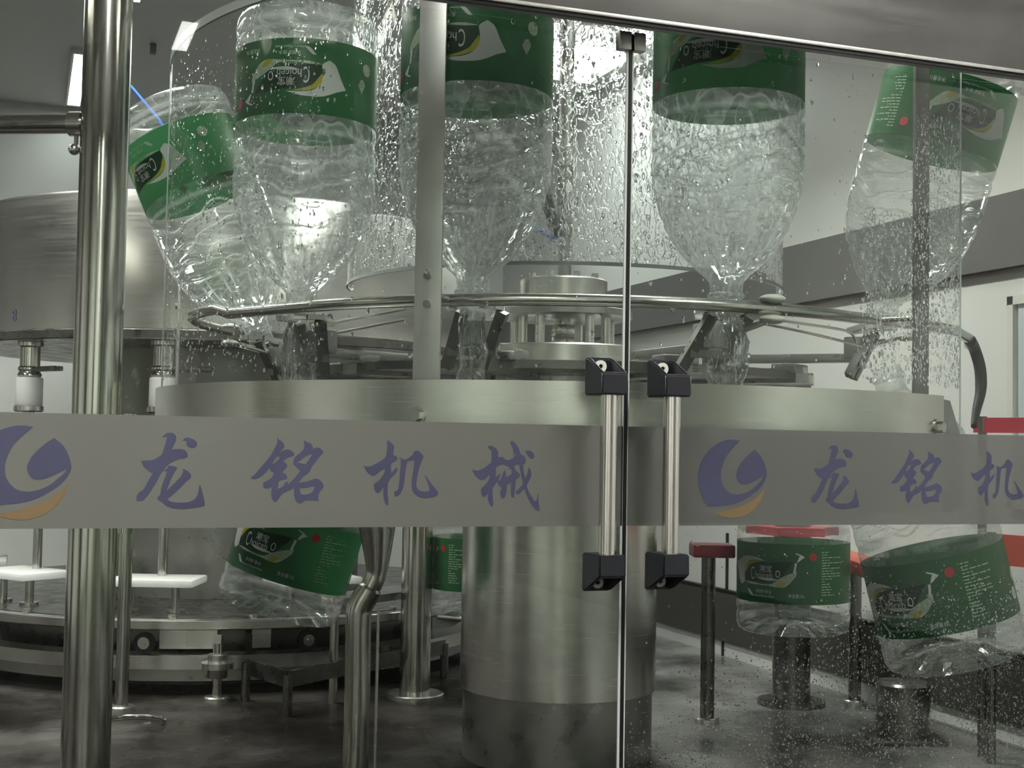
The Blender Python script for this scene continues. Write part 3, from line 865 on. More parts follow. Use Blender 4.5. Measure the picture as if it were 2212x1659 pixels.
# end plate with a cut corner
bm = bmesh.new()
q0, q1 = rl(A1, BR - 0.002), rl(A1 + 6.5, BR + 0.002)
prof = [(0, zl - 0.006), (0.35, zl - 0.008), (1.0, zl - 0.085), (1.0, 0.0), (0, 0.0)]
fr_, bk = [], []
nn = rl(A1 + 3, 1.0)
for s, z in prof:
    p = q0.lerp(q1, s) + Vector((0, 0, z)); fr_.append(bm.verts.new(p)); bk.append(bm.verts.new(p - nn * 0.004))
bm.faces.new(fr_); bm.faces.new(list(reversed(bk)))
for i in range(5): bm.faces.new((fr_[i], bk[i], bk[(i + 1) % 5], fr_[(i + 1) % 5]))
bmesh.ops.recalc_face_normals(bm, faces=bm.faces)
obj('end_plate', bm, M['steel_dull'], t, False)

# outer acrylic guard on flat steel bars
AR = 0.866
t = empty('acrylic_guard', RC + Vector((0, 0, 0.70)), -YAW)
tag(t, 'clear curved acrylic guard, wet inside, wrapped around the rinser', 'guard')
zr = 1.474 - 0.70
bm = bmesh.new(); lathe(bm, [(AR, 0.0), (AR, 0.2), (AR, 0.4), (AR, zr)], 120, (0, 0), -76, 59)
obj('acrylic_sheet', bm, M['acrylic'], t)
obj('top_rim', solid_lathe([(AR - 0.003, zr - 0.017), (AR + 0.002, zr - 0.017), (AR + 0.002, zr), (AR - 0.003, zr)], 120, (0, 0), -76, 59), M['glass_edge'], t)
for a in (-75.8, 58.8):
    bm = bmesh.new(); flat_bar(bm, rl(a, AR, 0.0), rl(a, AR, zr), 0.0016, 0.003, rl(a, 1.0))
    obj('sheet_edge', bm, M['glass_edge'], t)
pts = []
def drops_on(n, a0, a1, z0, z1, R, inner, zb=0.70):
    for _ in range(n):
        a = random.uniform(a0, a1); z = random.uniform(z0, z1)
        nn = rl(a, 1.0); nn.normalize()
        pts.append((rl(a, R, z - zb) , -nn if inner else nn))
drops_on(900, -75, 59, 0.80, 1.46, AR - 0.001, True)
drops_on(1500, -72, -30, 0.80, 1.40, AR - 0.001, True)
drops_on(2600, 34, 59, 0.80, 1.10, AR - 0.001, True)
drops_on(900, 44, 59, 1.05, 1.3, AR - 0.001, True)
o = obj('water_droplets', caps(pts, 0.0011, 0.0036, 1.2), M['drop'], t)
o['kind'] = 'stuff'
o['label'] = 'water droplets running down the inside of the sheet'
for a, lab, ztop in ((-17.6, 'flat steel bar with two bolts in front of the second inverted bottle', 1.44), (49.6, 'flat steel bar holding the acrylic guard in front of the rightmost inverted bottle', 1.44),
               (-75, 'flat steel bar at the left edge of the acrylic guard', 1.0)):
    p = empty('guard_bar', rw(a, 0.836, 0.70), -YAW + R_(a))
    tag(p, lab, 'bar')
    obj('bar', B((0, 0, (ztop - 0.70) / 2), (0.03 if a < -60 else (0.047 if a < 0 else 0.062), 0.006, ztop - 0.70), bevel=0.001), M['bar_steel' if a < 0 else 'bar_dull'], p)
    for z in ((0.955, 0.908) if a < 0 and a > -80 else ()):
        bm = bmesh.new(); bar(bm, (0.0, -0.003, z - 0.70), (0.0, -0.0075, z - 0.70), 0.0065, 16)
        obj('bolt', bm, M['steel_v'], p)

# inner shield with water streaming down it
t = empty('splash_shield', RC + Vector((0, 0, 1.02)), -YAW)
tag(t, 'inner clear splash shield streaming with water around the central shaft', 'shield')
bm = bmesh.new(); lathe(bm, [(0.482, 0.007), (0.482, 0.3), (0.482, 0.7), (0.482, ZC - 1.03)], 96, (0, 0), -93, 93)
obj('shield_sheet', bm, M['acrylic_inner'], t)
obj('lower_rim', solid_lathe([(0.480, 0.0), (0.484, 0.0), (0.484, 0.007), (0.480, 0.007)], 96, (0, 0), -93, 93), M['glass_edge'], t)
pts = []
drops_on(5200, -92, 92, 1.03, 1.50, 0.482, True, 1.02)
o = obj('water_droplets', caps(pts, 0.0012, 0.0042, 1.0), M['drop'], t)
o['kind'] = 'stuff'

# ------------------------------------------------------------------ bottles
RB = 0.135
HN = 0.530                                            # base to where the dome meets the neck
PROF = [(0.118, 0.0), (0.128, 0.006), (0.1335, 0.018), (0.135, 0.032), (0.135, 0.044), (0.1325, 0.050), (0.1325, 0.054), (0.135, 0.060), (0.135, 0.072),
        (0.1338, 0.076), (0.1338, 0.216), (0.135, 0.220), (0.135, 0.236), (0.1325, 0.242), (0.1325, 0.247), (0.135, 0.254), (0.135, 0.330), (0.1332, 0.352),
        (0.130, 0.369), (0.1225, 0.398), (0.1126, 0.429), (0.099, 0.454), (0.086, 0.473), (0.071, 0.491), (0.053, 0.508), (0.038, 0.521), (0.030, 0.530), (0.0285, 0.548),
        (0.033, 0.552), (0.033, 0.556), (0.0275, 0.560), (0.0275, 0.578)]
def prof_r(z):
    for (r0, z0), (r1, z1) in zip(PROF, PROF[1:]):
        if z0 <= z <= z1:
            return r0 + (r1 - r0) * ((z - z0) / (z1 - z0) if z1 > z0 else 0)
    return PROF[-1][0]

def bottle_body():
    zs = [p[1] for p in PROF if p[1] < 0.25] + [0.25 + 0.0021 * i for i in range(1, 132)] + [p[1] for p in PROF if p[1] > 0.529]
    zs = sorted(set(round(z, 5) for z in zs))
    seg = 120
    bm = bmesh.new()
    rid = bm.verts.layers.float.new('ridge')  # mask for the highlight lines painted along the moulded ridges
    rings = []
    for k, z in enumerate(zs):
        r = prof_r(z)
        ring = []
        for i in range(seg):
            a = 2 * PI * i / seg
            rr = r
            rdg = 0.0
            for zg in (0.003, 0.0335, 0.052, 0.2445, 0.249, 0.532, 0.554):
                rdg = max(rdg, 0.75 * math.exp(-((z - zg) / 0.0022) ** 2))
            if 0.254 < z < 0.52:
                env = min(1, (z - 0.254) / 0.015) * min(1, (0.52 - z) / 0.03)
                s = (z - 0.27 + 0.013 * math.sin(4 * a + 0.8 * math.sin(a)) + 0.005 * math.sin(9 * a + z * 40)) / 0.042
                f = s - math.floor(s)
                rr -= 0.0026 * env * math.exp(-((f - 0.5) / 0.14) ** 2) * (1 if z < 0.43 else 0.5)
                rdg = max(rdg, env * (math.exp(-((f - 0.36) / 0.032) ** 2) + 0.7 * math.exp(-((f - 0.66) / 0.035) ** 2)) * (1 if z < 0.43 else 0.4))
                if z > 0.37:
                    e2 = min(1, (z - 0.37) / 0.06) * min(1, (0.53 - z) / 0.02)
                    cr = 0.5 + 0.5 * math.cos(12 * a + 2.2 * math.sin((z - 0.37) * 20))
                    rdg = max(rdg, 0.8 * e2 * math.exp(-((cr - 0.75) / 0.12) ** 2))
                    rr *= 1 - 0.035 * e2 * (0.5 + 0.5 * math.cos(12 * a + 2.2 * math.sin((z - 0.37) * 20))) ** 3
            v_ = bm.verts.new((rr * math.sin(a), -rr * math.cos(a), z)); v_[rid] = rdg
            ring.append(v_)
        rings.append(ring)
    # pushed-up base with moulded folds
    base = []
    for rr, z in ((0.096, 0.012), (0.066, 0.026), (0.03, 0.032)):
        base.append([bm.verts.new((rr * math.sin(2 * PI * i / seg), -rr * math.cos(2 * PI * i / seg), z - 0.012 * max(0, math.cos(5 * 2 * PI * i / seg)) ** 2 * (rr / 0.096))) for i in range(seg)])
    seq = list(reversed(base)) + rings
    for k in range(len(seq) - 1):
        for i in range(seg):
            j = (i + 1) % seg
            bm.faces.new((seq[k][i], seq[k][j], seq[k + 1][j], seq[k + 1][i]))
    bm.faces.new(list(reversed(seq[0])))
    return bm

# label artwork traced on the upright bottle: zoomed-photo pixels -> (along the label, up the label)
def art(x, y):
    s = max(-0.985, min(0.985, (x - 910) / 830))
    u = RB * (math.asin(s) - math.asin((515 - 910) / 830))
    t = (x - 80) / 1640
    yb = 960 + 90 * min(1, t / 0.5) - 20 * min(1, t / 0.5) * (1 - min(1, t / 0.5)) * -2 + 10 * max(0, t - 0.5)
    return (u, 0.076 + max(0.002, (yb - y) / 6147))
def art_loops(loops): return [[art(x, y) for x, y in smooth_loop(l)] for l in loops]
def wrap(bm, R):
    us = [v.co.x for v in bm.verts]
    if us:
        x = min(us) + 0.012
        while x < max(us):
            bmesh.ops.bisect_plane(bm, geom=bm.verts[:] + bm.edges[:] + bm.faces[:], plane_co=(x, 0, 0), plane_no=(1, 0, 0), dist=1e-6)
            x += 0.012
    for v in bm.verts:
        u, z = v.co.x, v.co.y
        v.co = Vector((R * math.sin(u / RB), -R * math.cos(u / RB), z))
    return bm
def shifted(bm, du):
    for v in bm.verts: v.co.x += du
    return bm
FACES = (0.0, 0.424)
RL = 0.1347
def both(make, R):
    out = bmesh.new()
    for du in FACES:
        merge(out, wrap(shifted(make(), du), R))
    return out
LENS = [[(222,690),(214,640),(222,560),(250,480),(310,440),(420,432),(560,440),(700,437),(830,440),(890,436),(850,500),(790,570),(740,640),(690,680),(640,700),(500,715),(340,700)]]
SPLASH = [[(100,420),(200,330),(330,338),(420,370),(505,415),(400,395),(300,392),(245,425),(214,500),(206,600),(212,690),(170,742),(140,690),(120,560)],
          [(914,455),(945,455),(935,520),(922,580),(888,592),(905,520)],
          [(920,310),(1000,338),(1056,372),(1010,402),(965,440),(943,445),(968,385),(985,352),(930,328)],
          [(380,640),(500,650),(640,676),(705,690),(560,696),(450,676)],
          [(250,800),(280,808),(320,870),(345,905),(300,890)]]
PALE = [[(212,692),(300,700),(450,738),(600,742),(650,702),(740,650),(840,612),(900,590),(940,560),(932,640),(880,705),(830,760),(760,796),(680,796),(560,772),(420,750),(300,732)]]
YELL = [[(210,592),(214,485),(250,425),(330,398),(450,410),(350,428),(275,465),(238,535)], [(655,788),(690,740),(770,715),(790,742),(735,794)]]
def letters():
    bm = bmesh.new()
    def put(body, x, y, size, sx):                     # x, y: lower left corner in artwork pixels
        b = text_bm(body, size, sx)
        u, z = art(x, y)
        merge(bm, b, Matrix.Translation((u, z, 0)))
    put('C', 295, 662, 0.0430, 0.42)
    put('hoiceb', 358, 642, 0.0215, 0.83)
    put('O', 640, 655, 0.0250, 0.60)
    put('\u6f6e\u5b9d', 415, 548, 0.0165, 1.05)
    put('\u5929\u7136\u77ff\u6cc9\u6c34', 370, 852, 0.0085, 1.0)
    put('Natural Mineral Water', 345, 908, 0.0062, 0.95)
    put('\u51c0\u542b\u91cf15L', 820, 940, 0.0095, 0.9)
    return bm
def smallprint():
    bm = bmesh.new()
    rnd = random.Random(4)
    for k in range(17):
        y = 300 + k * 38
        x = 1295
        end = 1330 + rnd.random() * 260
        while x < end:
            wdt = 22 + rnd.random() * 60
            a, b = art(x, y), art(min(x + wdt, end), y)
            box(bm, ((a[0] + b[0]) / 2, a[1], 0), (max(0.002, b[0] - a[0]), 0.0016, 0.00001))
            x += wdt + 14
    for v in bm.verts: v.co.z = 0
    bmesh.ops.remove_doubles(bm, verts=bm.verts, dist=1e-5)
    return bm
def seal():
    u, z = art(1170, 345)
    bm = bmesh.new()
    bmesh.ops.create_circle(bm, cap_ends=True, segments=24, radius=0.009, matrix=Matrix.Translation((u, z - 0.003, 0)))
    return bm
def fruit():
    bm = bmesh.new()
    u, z = 0.185 + 0.07, 0.115
    bmesh.ops.create_circle(bm, cap_ends=True, segments=20, radius=0.012, matrix=Matrix.Translation((u, z, 0)))
    merge(bm, fill_loops([smooth_loop([(u + .004, z + .030), (u + .014, z + .048), (u + .024, z + .034), (u + .018, z + .022), (u + .010, z + .020)])]))
    return bm

def make_bottle(kind):
    t = empty('water_bottle')
    body = obj('bottle_body', bottle_body(), M[kind], t)
    bm = bmesh.new(); lathe(bm, [(RL - 0.0004, 0.0765), (RL - 0.0004, 0.2155)], 108)
    lb = obj('paper_label', bm, M['label'], body)
    # the label is a part of its own: hang it on the bottle, its print under it
    lb.parent = t
    tag(lb, 'green wrap-around label with white lettering')
    obj('dark_print', both(lambda: fill_loops(art_loops(LENS)), RL + 0.0001), M['label_dark'], lb)
    obj('splash_print', both(lambda: fill_loops(art_loops(SPLASH)), RL + 0.0003), M['print_white'], lb)
    obj('pale_print', both(lambda: fill_loops(art_loops(PALE)), RL + 0.0003), M['print_pale'], lb)
    obj('yellow_print', both(lambda: fill_loops(art_loops(YELL)), RL + 0.0005), M['print_yellow'], lb)
    obj('lettering', both(letters, RL + 0.0005), M['print_white'], lb)
    obj('small_text', both(smallprint, RL + 0.0003), M['print_pale'], lb)
    obj('seal_print', both(seal, RL + 0.0004), M['print_red'], lb)
    obj('fruit_print', both(fruit, RL + 0.0003), M['print_pale'], lb)
    for c in children(lb): c['kind'] = 'stuff'      # flat print, too small to pick apart
    return t

def place_bottle(o, neck, axis, face, label, group):
    """neck: where dome meets neck (world); axis: base to neck; face: degrees the emblem is turned to the right of the eye"""
    z = Vector(axis).normalized()
    base = Vector(neck) - z * HN
    to = (EYE - (base + z * 0.15)); to.z = 0; to.normalize()
    to = Matrix.Rotation(R_(face), 3, 'Z') @ to
    y = -(to - z * to.dot(z)).normalized()
    x = y.cross(z)
    m = Matrix((x, y, z)).transposed().to_4x4()
    m.translation = base
    o.matrix_world = m
    o.rotation_mode = 'XYZ'
    tag(o, label, 'bottle', group)
    return o

proto_wet = make_bottle('pet')
proto_dry = make_bottle('pet_dry')
def outward(a): return (rw(a, 1.0) - rw(a, 0.0))
def inv_axis(a, tilt):                                # inverted, base leaning outward by tilt
    return -(Z0 * math.cos(R_(tilt)) + outward(a).normalized() * math.sin(R_(tilt)))
GI, GU = 'inverted bottles on the rinser', 'upright bottles below the rinser'
NR = 0.685
place_bottle(proto_wet, rw(-48.9, NR, 0.960), (0, 0, -1), -17, 'inverted clear bottle directly left of the front steel bar, whole green label in view', GI)
def another(src, *a):
    return place_bottle(copy_tree(src), *a)
another(proto_wet, rw(-15.5, NR, 0.969), (0, 0, -1), -28, 'inverted clear bottle standing behind the flat steel bar with two bolts', GI)
another(proto_wet, rw(22.7, NR, 0.973), (0, 0, -1), -20, 'inverted clear bottle just right of the meeting edge of the doors', GI)
another(proto_dry, rw(68.5, NR + 0.015, 0.985), inv_axis(68.5, 16), 22, 'clear bottle tipping over to the right behind the right-hand steel bar', GI)
another(proto_dry, rw(-92, NR + 0.012, 0.945), inv_axis(-92, 23.5), -58, 'clear bottle leaning out to the left beside the steel column', GI)
# upright ones
def up_place(src, base_px, depth, tilt, lean_dir, face, label):
    base = W(base_px[0], base_px[1], depth)
    ax = Z0 * math.cos(R_(tilt)) + lean_dir * math.sin(R_(tilt))
    return another(src, base + ax * HN, ax, face, label, GU)
place_bottle(proto_dry, Vector((0, 0, 0)), (0, 0, 1), 0, 'upright clear bottle in the red starwheel at the right, label facing the doors', GU)
pb = W(1712, 1362, 3.26)
place_bottle(proto_dry, pb + Z0 * HN, (0, 0, 1), -27, 'upright clear bottle hanging between red guides right of the drum', GU)
up_place(proto_dry, (2068, 1425), 2.60, 14, -R0, -36, 'tilted wet bottle at the lower right, partly outside the photo')
up_place(proto_dry, (597, 1318), 2.95, 16, R0, -34, 'tilted upright bottle at the lower left below the frosted band')
up_place(proto_dry, (1036, 1330), 3.69, 0, R0, -95, 'upright clear bottle half hidden by the left edge of the drum')

# water pouring out of the inverted bottles
for a, z1, r0, lab in ((-48.9, 0.905, 0.036, 'first stream of rinse water, left of the front steel bar'), (-15.5, 0.912, 0.024, 'stream of rinse water just right of the front steel bar'),
                   (22.7, 0.916, 0.036, 'stream of rinse water right of the door meeting edge')):
    path = [rw(a, NR, 0.70 + (z1 - 0.70) * k / 9) + Vector((random.uniform(-1, 1), random.uniform(-1, 1), 0)) * 0.003 for k in range(10)]
    rad = [r0 * (0.8 + 0.35 * random.random()) for k in range(10)]
    rad[-1] = 0.024
    o = obj('water_stream', tube(path, rad, 18, False), M['water'])
    tag(o, lab, 'water', 'rinse water streams', 'stuff')

# ------------------------------------------------------------------ cam rail
def rail_r(a):
    b = abs(a)
    if b <= 42: return 0.735
    f = min(1.0, (b - 42) / 38.0)
    return 0.735 + (0.075 if a < 0 else 0.118) * f * f * (3 - 2 * f)
rp = []
for a in range(-104, 77, 4):
    rp.append(rw(a, rail_r(a), 0.926 + (0.012 if a < -60 else 0)))
rp += [rw(80, 0.872, 0.922), rw(83, 0.880, 0.912)]
t = empty('cam_rail', rw(0, 0.735, 0.926), 0)
tag(t, 'round steel guide rail curving across the front below the bottle necks', 'rail')
def loc(v, t): return [Vector(p) - t.location for p in v]
obj('rail_pipe', tube(loc(rp, t), 0.0108, 20), M['rail_steel'], t)
hose = spline([rw(80, 0.874, 0.918), rw(83, 0.892, 0.902), rw(83.5, 0.905, 0.862), rw(83, 0.905, 0.815), rw(81, 0.890, 0.770), rw(78, 0.878, 0.735)], 8)
rr = [0.0125 - 0.006 * max(0, (i / (len(hose) - 1) - 0.55) / 0.45) for i in range(len(hose))]
tag(obj('black_hose', tube(loc(hose, t), rr, 14), M['rubber'], t), 'black rubber hose hooking down from the rail end')
for a in (-17.6, 50):
    bm = bmesh.new(); bar(bm, rw(a, 0.735 if a < 0 else rail_r(a), 0.926) - t.location, rw(a, 0.834, 0.926) - t.location, 0.005, 10)
    obj('rail_stay', bm, M['steel_dull'], t)

# ------------------------------------------------------------------ grippers
def make_gripper():
    t = empty('bottle_gripper')
    bm = bmesh.new()
    box(bm, (0, 0.18, -0.085), (0.034, 0.30, 0.018), bevel=0.003)
    box(bm, (0, 0.045, -0.065), (0.060, 0.040, 0.045), bevel=0.004)
    obj('arm', bm, M['steel_dull'], t)
    for s in (-1, 1):
        bm = bmesh.new()
        pts_ = [(s * 0.022, 0.055, -0.03), (s * 0.045, 0.02, -0.022), (s * 0.038, -0.012, -0.022), (s * 0.026, -0.032, -0.022)]
        for p, q in zip(pts_, pts_[1:]):
            flat_bar(bm, p, q, 0.014, 0.010, (0, 0, 1))
        obj('jaw', bm, M['steel'], t)
    for x0, x1 in ((-0.022, -0.062), (0.052, 0.008)):
        bm = bmesh.new()
        flat_bar(bm, (x0, 0.01, -0.030), (x1, 0.05, -0.125), 0.020, 0.016, (0, 1, 0))
        obj('fork_leg', bm, M['dark_steel'], t)
    bm = B((-0.01, 0.035, -0.098), (0.09, 0.014, 0.014))
    obj('cross_bar', bm, M['dark_steel'], t)
    for z in (0.0, -0.036):
        bm = bmesh.new()
        bmesh.ops.create_uvsphere(bm, u_segments=20, v_segments=12, radius=1.0, matrix=Matrix.Translation((0.064, -0.050, z - 0.002)) @ Matrix.Diagonal((0.025, 0.020, 0.0085, 1)))
        tag(obj('roller', bm, M['white'], t), 'white plastic guide roller')
    bm = bmesh.new(); bar(bm, (0.064, -0.030, -0.040), (0.045, 0.03, -0.055), 0.006, 10)
    obj('roller_pin', bm, M['steel'], t)
    return t
def grip_at(o, a, r, z, label):
    o.location = rw(a, r, z)
    o.rotation_euler = (0, 0, -YAW + R_(a))
    tag(o, label, 'gripper', 'bottle grippers around the rinser')
g0 = make_gripper()
spots = [(22.7, 0.945, 'gripper with white rollers holding the bottle right of the door edge'),
         (-15.5, 0.941, 'gripper behind the bolted steel bar holding the second bottle'),
         (-48.9, 0.935, 'gripper holding the neck of the bottle left of the steel bar'),
         (68.5, 0.955, 'gripper at the right end holding the bottle that tips right'),
         (-92, 0.93, 'gripper at the left end holding the leaning bottle')]
for i, (a, z, lab) in enumerate(spots):
    g = g0 if i == 0 else copy_tree(g0)
    grip_at(g, a, NR, z, lab)
    if i in (1, 2):                                   # no rollers show on these two
        for c in [c for c in children(g) if c.name.startswith('roller')]:
            bpy.data.objects.remove(c)
for pths, lab in (((((875, 668, 2.36), (790, 684, 2.52), (715, 699, 2.68), (694, 714, 2.72), (689, 742, 2.73)), ((875, 690, 2.36), (790, 707, 2.52), (702, 724, 2.68))),
                   'pair of thin steel spring rods between the two left inverted bottles'),
                  ((((1655, 688, 2.42), (1740, 700, 2.50), (1825, 714, 2.60), (1846, 730, 2.62), (1852, 762, 2.63)), ((1640, 697, 2.42), (1750, 720, 2.50), (1862, 748, 2.62))),
                   'pair of thin steel spring rods left of the tipping bottle')):
    p = empty('spring_rod', W(*pths[0][1])); tag(p, lab, 'rod')
    for q in pths:
        obj('rod', tube(loc(spline([W(*v) for v in q], 6), p), 0.0027, 8), M['steel'], p)

# ------------------------------------------------------------------ filler behind, at the left
FC = C(-0.95, 4.45)
def fw(a, r, z=0.0):
    v = rl(a, r, z)
    return FC + R0 * v.x + F0 * v.y + Vector((0, 0, v.z))
t = empty('filler_tank', FC + Vector((0, 0, 0.95)), -YAW)
tag(t, 'large brushed steel filler tank behind the column, numbered in blue', 'tank')
obj('tank_shell', capped([(0.79, 0.025), (0.80, 0.03), (0.80, 0.405), (0.797, 0.412), (0.74, 0.414)], 128), M['steel_tank'], t)
obj('lower_flange', capped([(0.812, 0.0), (0.815, 0.003), (0.815, 0.025), (0.81, 0.028)], 128), M['dark_steel'], t)
def on_tank(body, a, z, size):
    b = text_bm(body, size, 0.85, 'CENTER')
    for v in b.verts:
        u = v.co.x; zz = v.co.y
        p = rl(a + math.degrees(u / 0.80), 0.8012, z + zz)
        v.co = p
    o = obj('number', b, M['blueprint'], t, False)
ANG = (-35.5, -1, 32)
for body, a in (('8', -35.6), ('10', 32)):
    on_tank(body, a, 0.054, 0.052)
def make_valve():
    v = empty('filling_valve')
    obj('collar', capped([(0.036, 0.0), (0.036, -0.012), (0.028, -0.016), (0.028, -0.070), (0.033, -0.074), (0.033, -0.080), (0.028, -0.084), (0.033, -0.092), (0.033, -0.098), (0.028, -0.102)][::-1], 32), M['steel_v'], v)
    obj('sleeve', capped([(0.037, -0.182), (0.038, -0.178), (0.038, -0.106), (0.036, -0.102)], 32), M['milky'], v)
    obj('lower_flange', capped([(0.036, -0.200), (0.041, -0.197), (0.041, -0.184), (0.037, -0.182)], 32), M['steel'], v)
    obj('nozzle', capped([(0.016, -0.245), (0.017, -0.200)], 24), M['steel_v'], v)
    bm = box(bmesh.new(), (0, 0.0, -0.228), (0.20, 0.05, 0.016), bevel=0.003)
    box(bm, (0.055, 0, -0.224), (0.04, 0.06, 0.030), bevel=0.004); box(bm, (-0.06, 0, -0.224), (0.03, 0.06, 0.028), bevel=0.004)
    obj('neck_guide', bm, M['dark_steel'], v)
    bm = box(bmesh.new(), (0.07, 0.0, -0.078), (0.13, 0.03, 0.014), bevel=0.003)
    obj('valve_lever', bm, M['dark_steel'], v)
    return v
v0 = make_valve()
for i, (a, lab) in enumerate(((-35.5, 'filling valve with milky sleeve under the number at the left edge'), (-1, 'filling valve in the middle behind the leaning bottle'),
                           (32, 'filling valve under the tank behind the spring rods'), (-66, 'filling valve cut by the left edge of the photo'))):
    v = v0 if i == 0 else copy_tree(v0)
    v.location = fw(a, 0.745, 0.949)
    v.rotation_euler = (0, 0, -YAW + R_(a))
    tag(v, lab, 'valve', 'filling valves under the tank')
t = empty('filler_carousel', FC, -YAW)
tag(t, 'round steel carousel table standing on the floor at the left', 'machine')
obj('table_ring', capped([(0.895, 0.176), (0.90, 0.179), (0.90, 0.200), (0.895, 0.203)], 128), M['steel'], t)
obj('lower_ring', solid_lathe([(0.80, 0.070), (0.875, 0.070), (0.875, 0.106), (0.80, 0.106)], 128), M['steel'], t)
obj('base_drum', capped([(0.84, 0.03), (0.845, 0.034), (0.845, 0.066), (0.84, 0.070)], 128), M['steel_dull'], t)
obj('inner_drum', capped([(0.70, 0.0), (0.70, 0.176)], 96), M['dark_steel'], t)
obj('core', capped([(0.45, 0.206), (0.45, 0.95)], 96), M['steel_dull'], t)
obj('table_top', capped([(0.872, 0.2005), (0.872, 0.2055)], 128), M['dark_steel'], t)
for a, wd in ((9, 0.08), (4, 0.08), (20, 0.05)):
    q = Matrix.Rotation(R_(a), 4, 'Z'); bm = B((0, -0.815, 0.142), (wd, 0.02, 0.05)); bm.transform(q)
    obj('stop_block', bm, M['steel'], t)
for a in (-1.2, 28.5):
    bm = bmesh.new(); n = rl(a, 1.0); p = rl(a, 0.835, 0.135)
    bar(bm, p, p + n * 0.016, 0.028, 28)
    k_ = obj('adjusting_knob', bm, M['black'], t)
    bm = bmesh.new(); bar(bm, p + n * 0.016, p + n * 0.018, 0.016, 24); bar(bm, p + n * 0.018, p + n * 0.023, 0.005, 12)
    obj('knob_face', bm, M['steel'], k_)
for i, a in enumerate((-35.5, -1, 32, -70)):
    q = Matrix.Rotation(R_(a), 4, 'Z')
    bm = B((0, -0.745, 0.290), (0.235, 0.17, 0.020), bevel=0.006); bm.transform(q)
    pl = obj('bottle_platform', bm, M['milky'], t)
    tag(pl, 'white plastic platform plate on thin steel rods')
    for x in (-0.07, 0.055):
        bm = bmesh.new(); bar(bm, q @ Vector((x, -0.76, 0.204)), q @ Vector((x, -0.76, 0.279)), 0.012, 14); bar(bm, q @ Vector((x, -0.76, 0.204)), q @ Vector((x, -0.76, 0.214)), 0.026, 18)
        obj('lift_rod', bm, M['steel_v'], pl)
    bm = bmesh.new(); bar(bm, q @ Vector((0.0, -0.70, 0.30)), q @ Vector((0.0, -0.70, 0.74)), 0.013, 14)
    obj('guide_rod', bm, M['steel_v'], pl)
for i in range(12):
    a = -80 + i * 14
    bm = bmesh.new(); bmesh.ops.create_cone(bm, cap_ends=True, segments=6, radius1=0.012, radius2=0.012, depth=0.010, matrix=Matrix.Translation(rl(a, 0.865, 0.2075)))
    obj('table_bolt', bm, M['steel'], t)

# feet, pipes and frames on the wet floor
def floor_post(name, px, py, dep, r, ztop, lab, cat, flange=0.045, mat='steel_v', extras=None):
    p = W(px, py, dep); p.z = 0
    t = empty(name, p, -YAW); tag(t, lab, cat)
    obj('tube', capped([(r, 0.0), (r, ztop)], 32), M[mat], t)
    obj('foot_flange', capped([(flange, 0.0), (flange, 0.010), (flange - 0.004, 0.013)], 40), M['steel'], t)
    return t
dfl = lambda px, py: 2900 * 0.68 / (py - (960 + 0.0175 * (px - 1106)))
floor_post('standpipe', 895, 1500, dfl(895, 1500), 0.041, 0.46, 'straight steel standpipe with a round flange left of the drum', 'pipe', 0.079)
t = floor_post('frame_leg', 262, 1528, dfl(262, 1528), 0.0165, 0.74, 'slim steel leg just right of the column', 'leg', 0.033)
obj('sleeve', capped([(0.021, 0.44), (0.021, 0.70)], 24), M['steel_v'], t)
hoop = [C(0, 0, 0.012) + R0 * (0.07 * math.cos(k * PI / 8 - 0.3)) + F0 * (0.05 * math.sin(k * PI / 8 - 0.3)) for k in range(9)]
o = obj('floor_hoop', tube([h + W(292, 1556, dfl(292, 1556)) * 1.0 for h in hoop], 0.004, 8), M['steel_v'])
tag(o, 'thin steel hoop lying on the wet floor beside the column', 'hoop')
o.data.transform(Matrix.Translation((0, 0, 0.004 - min(v.co.z for v in o.data.vertices))))
t = floor_post('levelling_foot', 468, 1508, dfl(468, 1508), 0.013, 0.15, 'levelling foot with a clamp ring under the carousel edge', 'foot', 0.034)
obj('clamp_ring', solid_lathe([(0.013, 0.085), (0.042, 0.085), (0.042, 0.10), (0.013, 0.10)], 32), M['steel'], t)
obj('clamp_body', capped([(0.024, 0.06), (0.026, 0.063), (0.026, 0.120), (0.022, 0.122)], 28), M['steel'], t)
obj('square_stud', B((0, 0, 0.145), (0.02, 0.02, 0.05)), M['steel'], t, False)
# drain pipe with its cranked elbow
dp = 2.58
pp = [W(771, 1700, dp), W(772, 1480, dp), W(774, 1345, dp), W(779, 1308, dp), W(799, 1272, dp), W(812, 1242, dp), W(815, 1200, dp), W(815, 1150, dp), W(815, 1100, dp), W(815, 1040, dp)]
pp[0].z = 0.0; pp[0].x, pp[0].y = pp[1].x - 0.001, pp[1].y
path = spline(pp, 6)
rad = []
for i in range(len(path)):
    z = path[i].z
    rad.append(0.0245 if z < 0.40 else 0.0195 + 0.016 * min(1, max(0, (z - 0.43) / 0.09)))
t = empty('drain_pipe', (pp[0].x, pp[0].y, 0)); tag(t, 'cranked steel drain pipe rising to the basin left of the standpipe', 'pipe')
obj('bent_tube', tube(loc(path, t), rad, 24), M['steel_v'], t)
bm = bmesh.new(); bar(bm, (0, 0, 0), (0, 0, 0.008), 0.04, 32)
obj('foot_flange', bm, M['steel'], t)
bm = bmesh.new(); q0 = W(818, 1290, 2.62) - t.location; bar(bm, Vector((q0.x, q0.y, 0.05)), Vector((q0.x, q0.y, 0.36)), 0.003, 8); bar(bm, Vector((q0.x, q0.y, 0.05)), (0, 0, 0.05), 0.003, 8)
obj('thin_rod', bm, M['steel'], t)

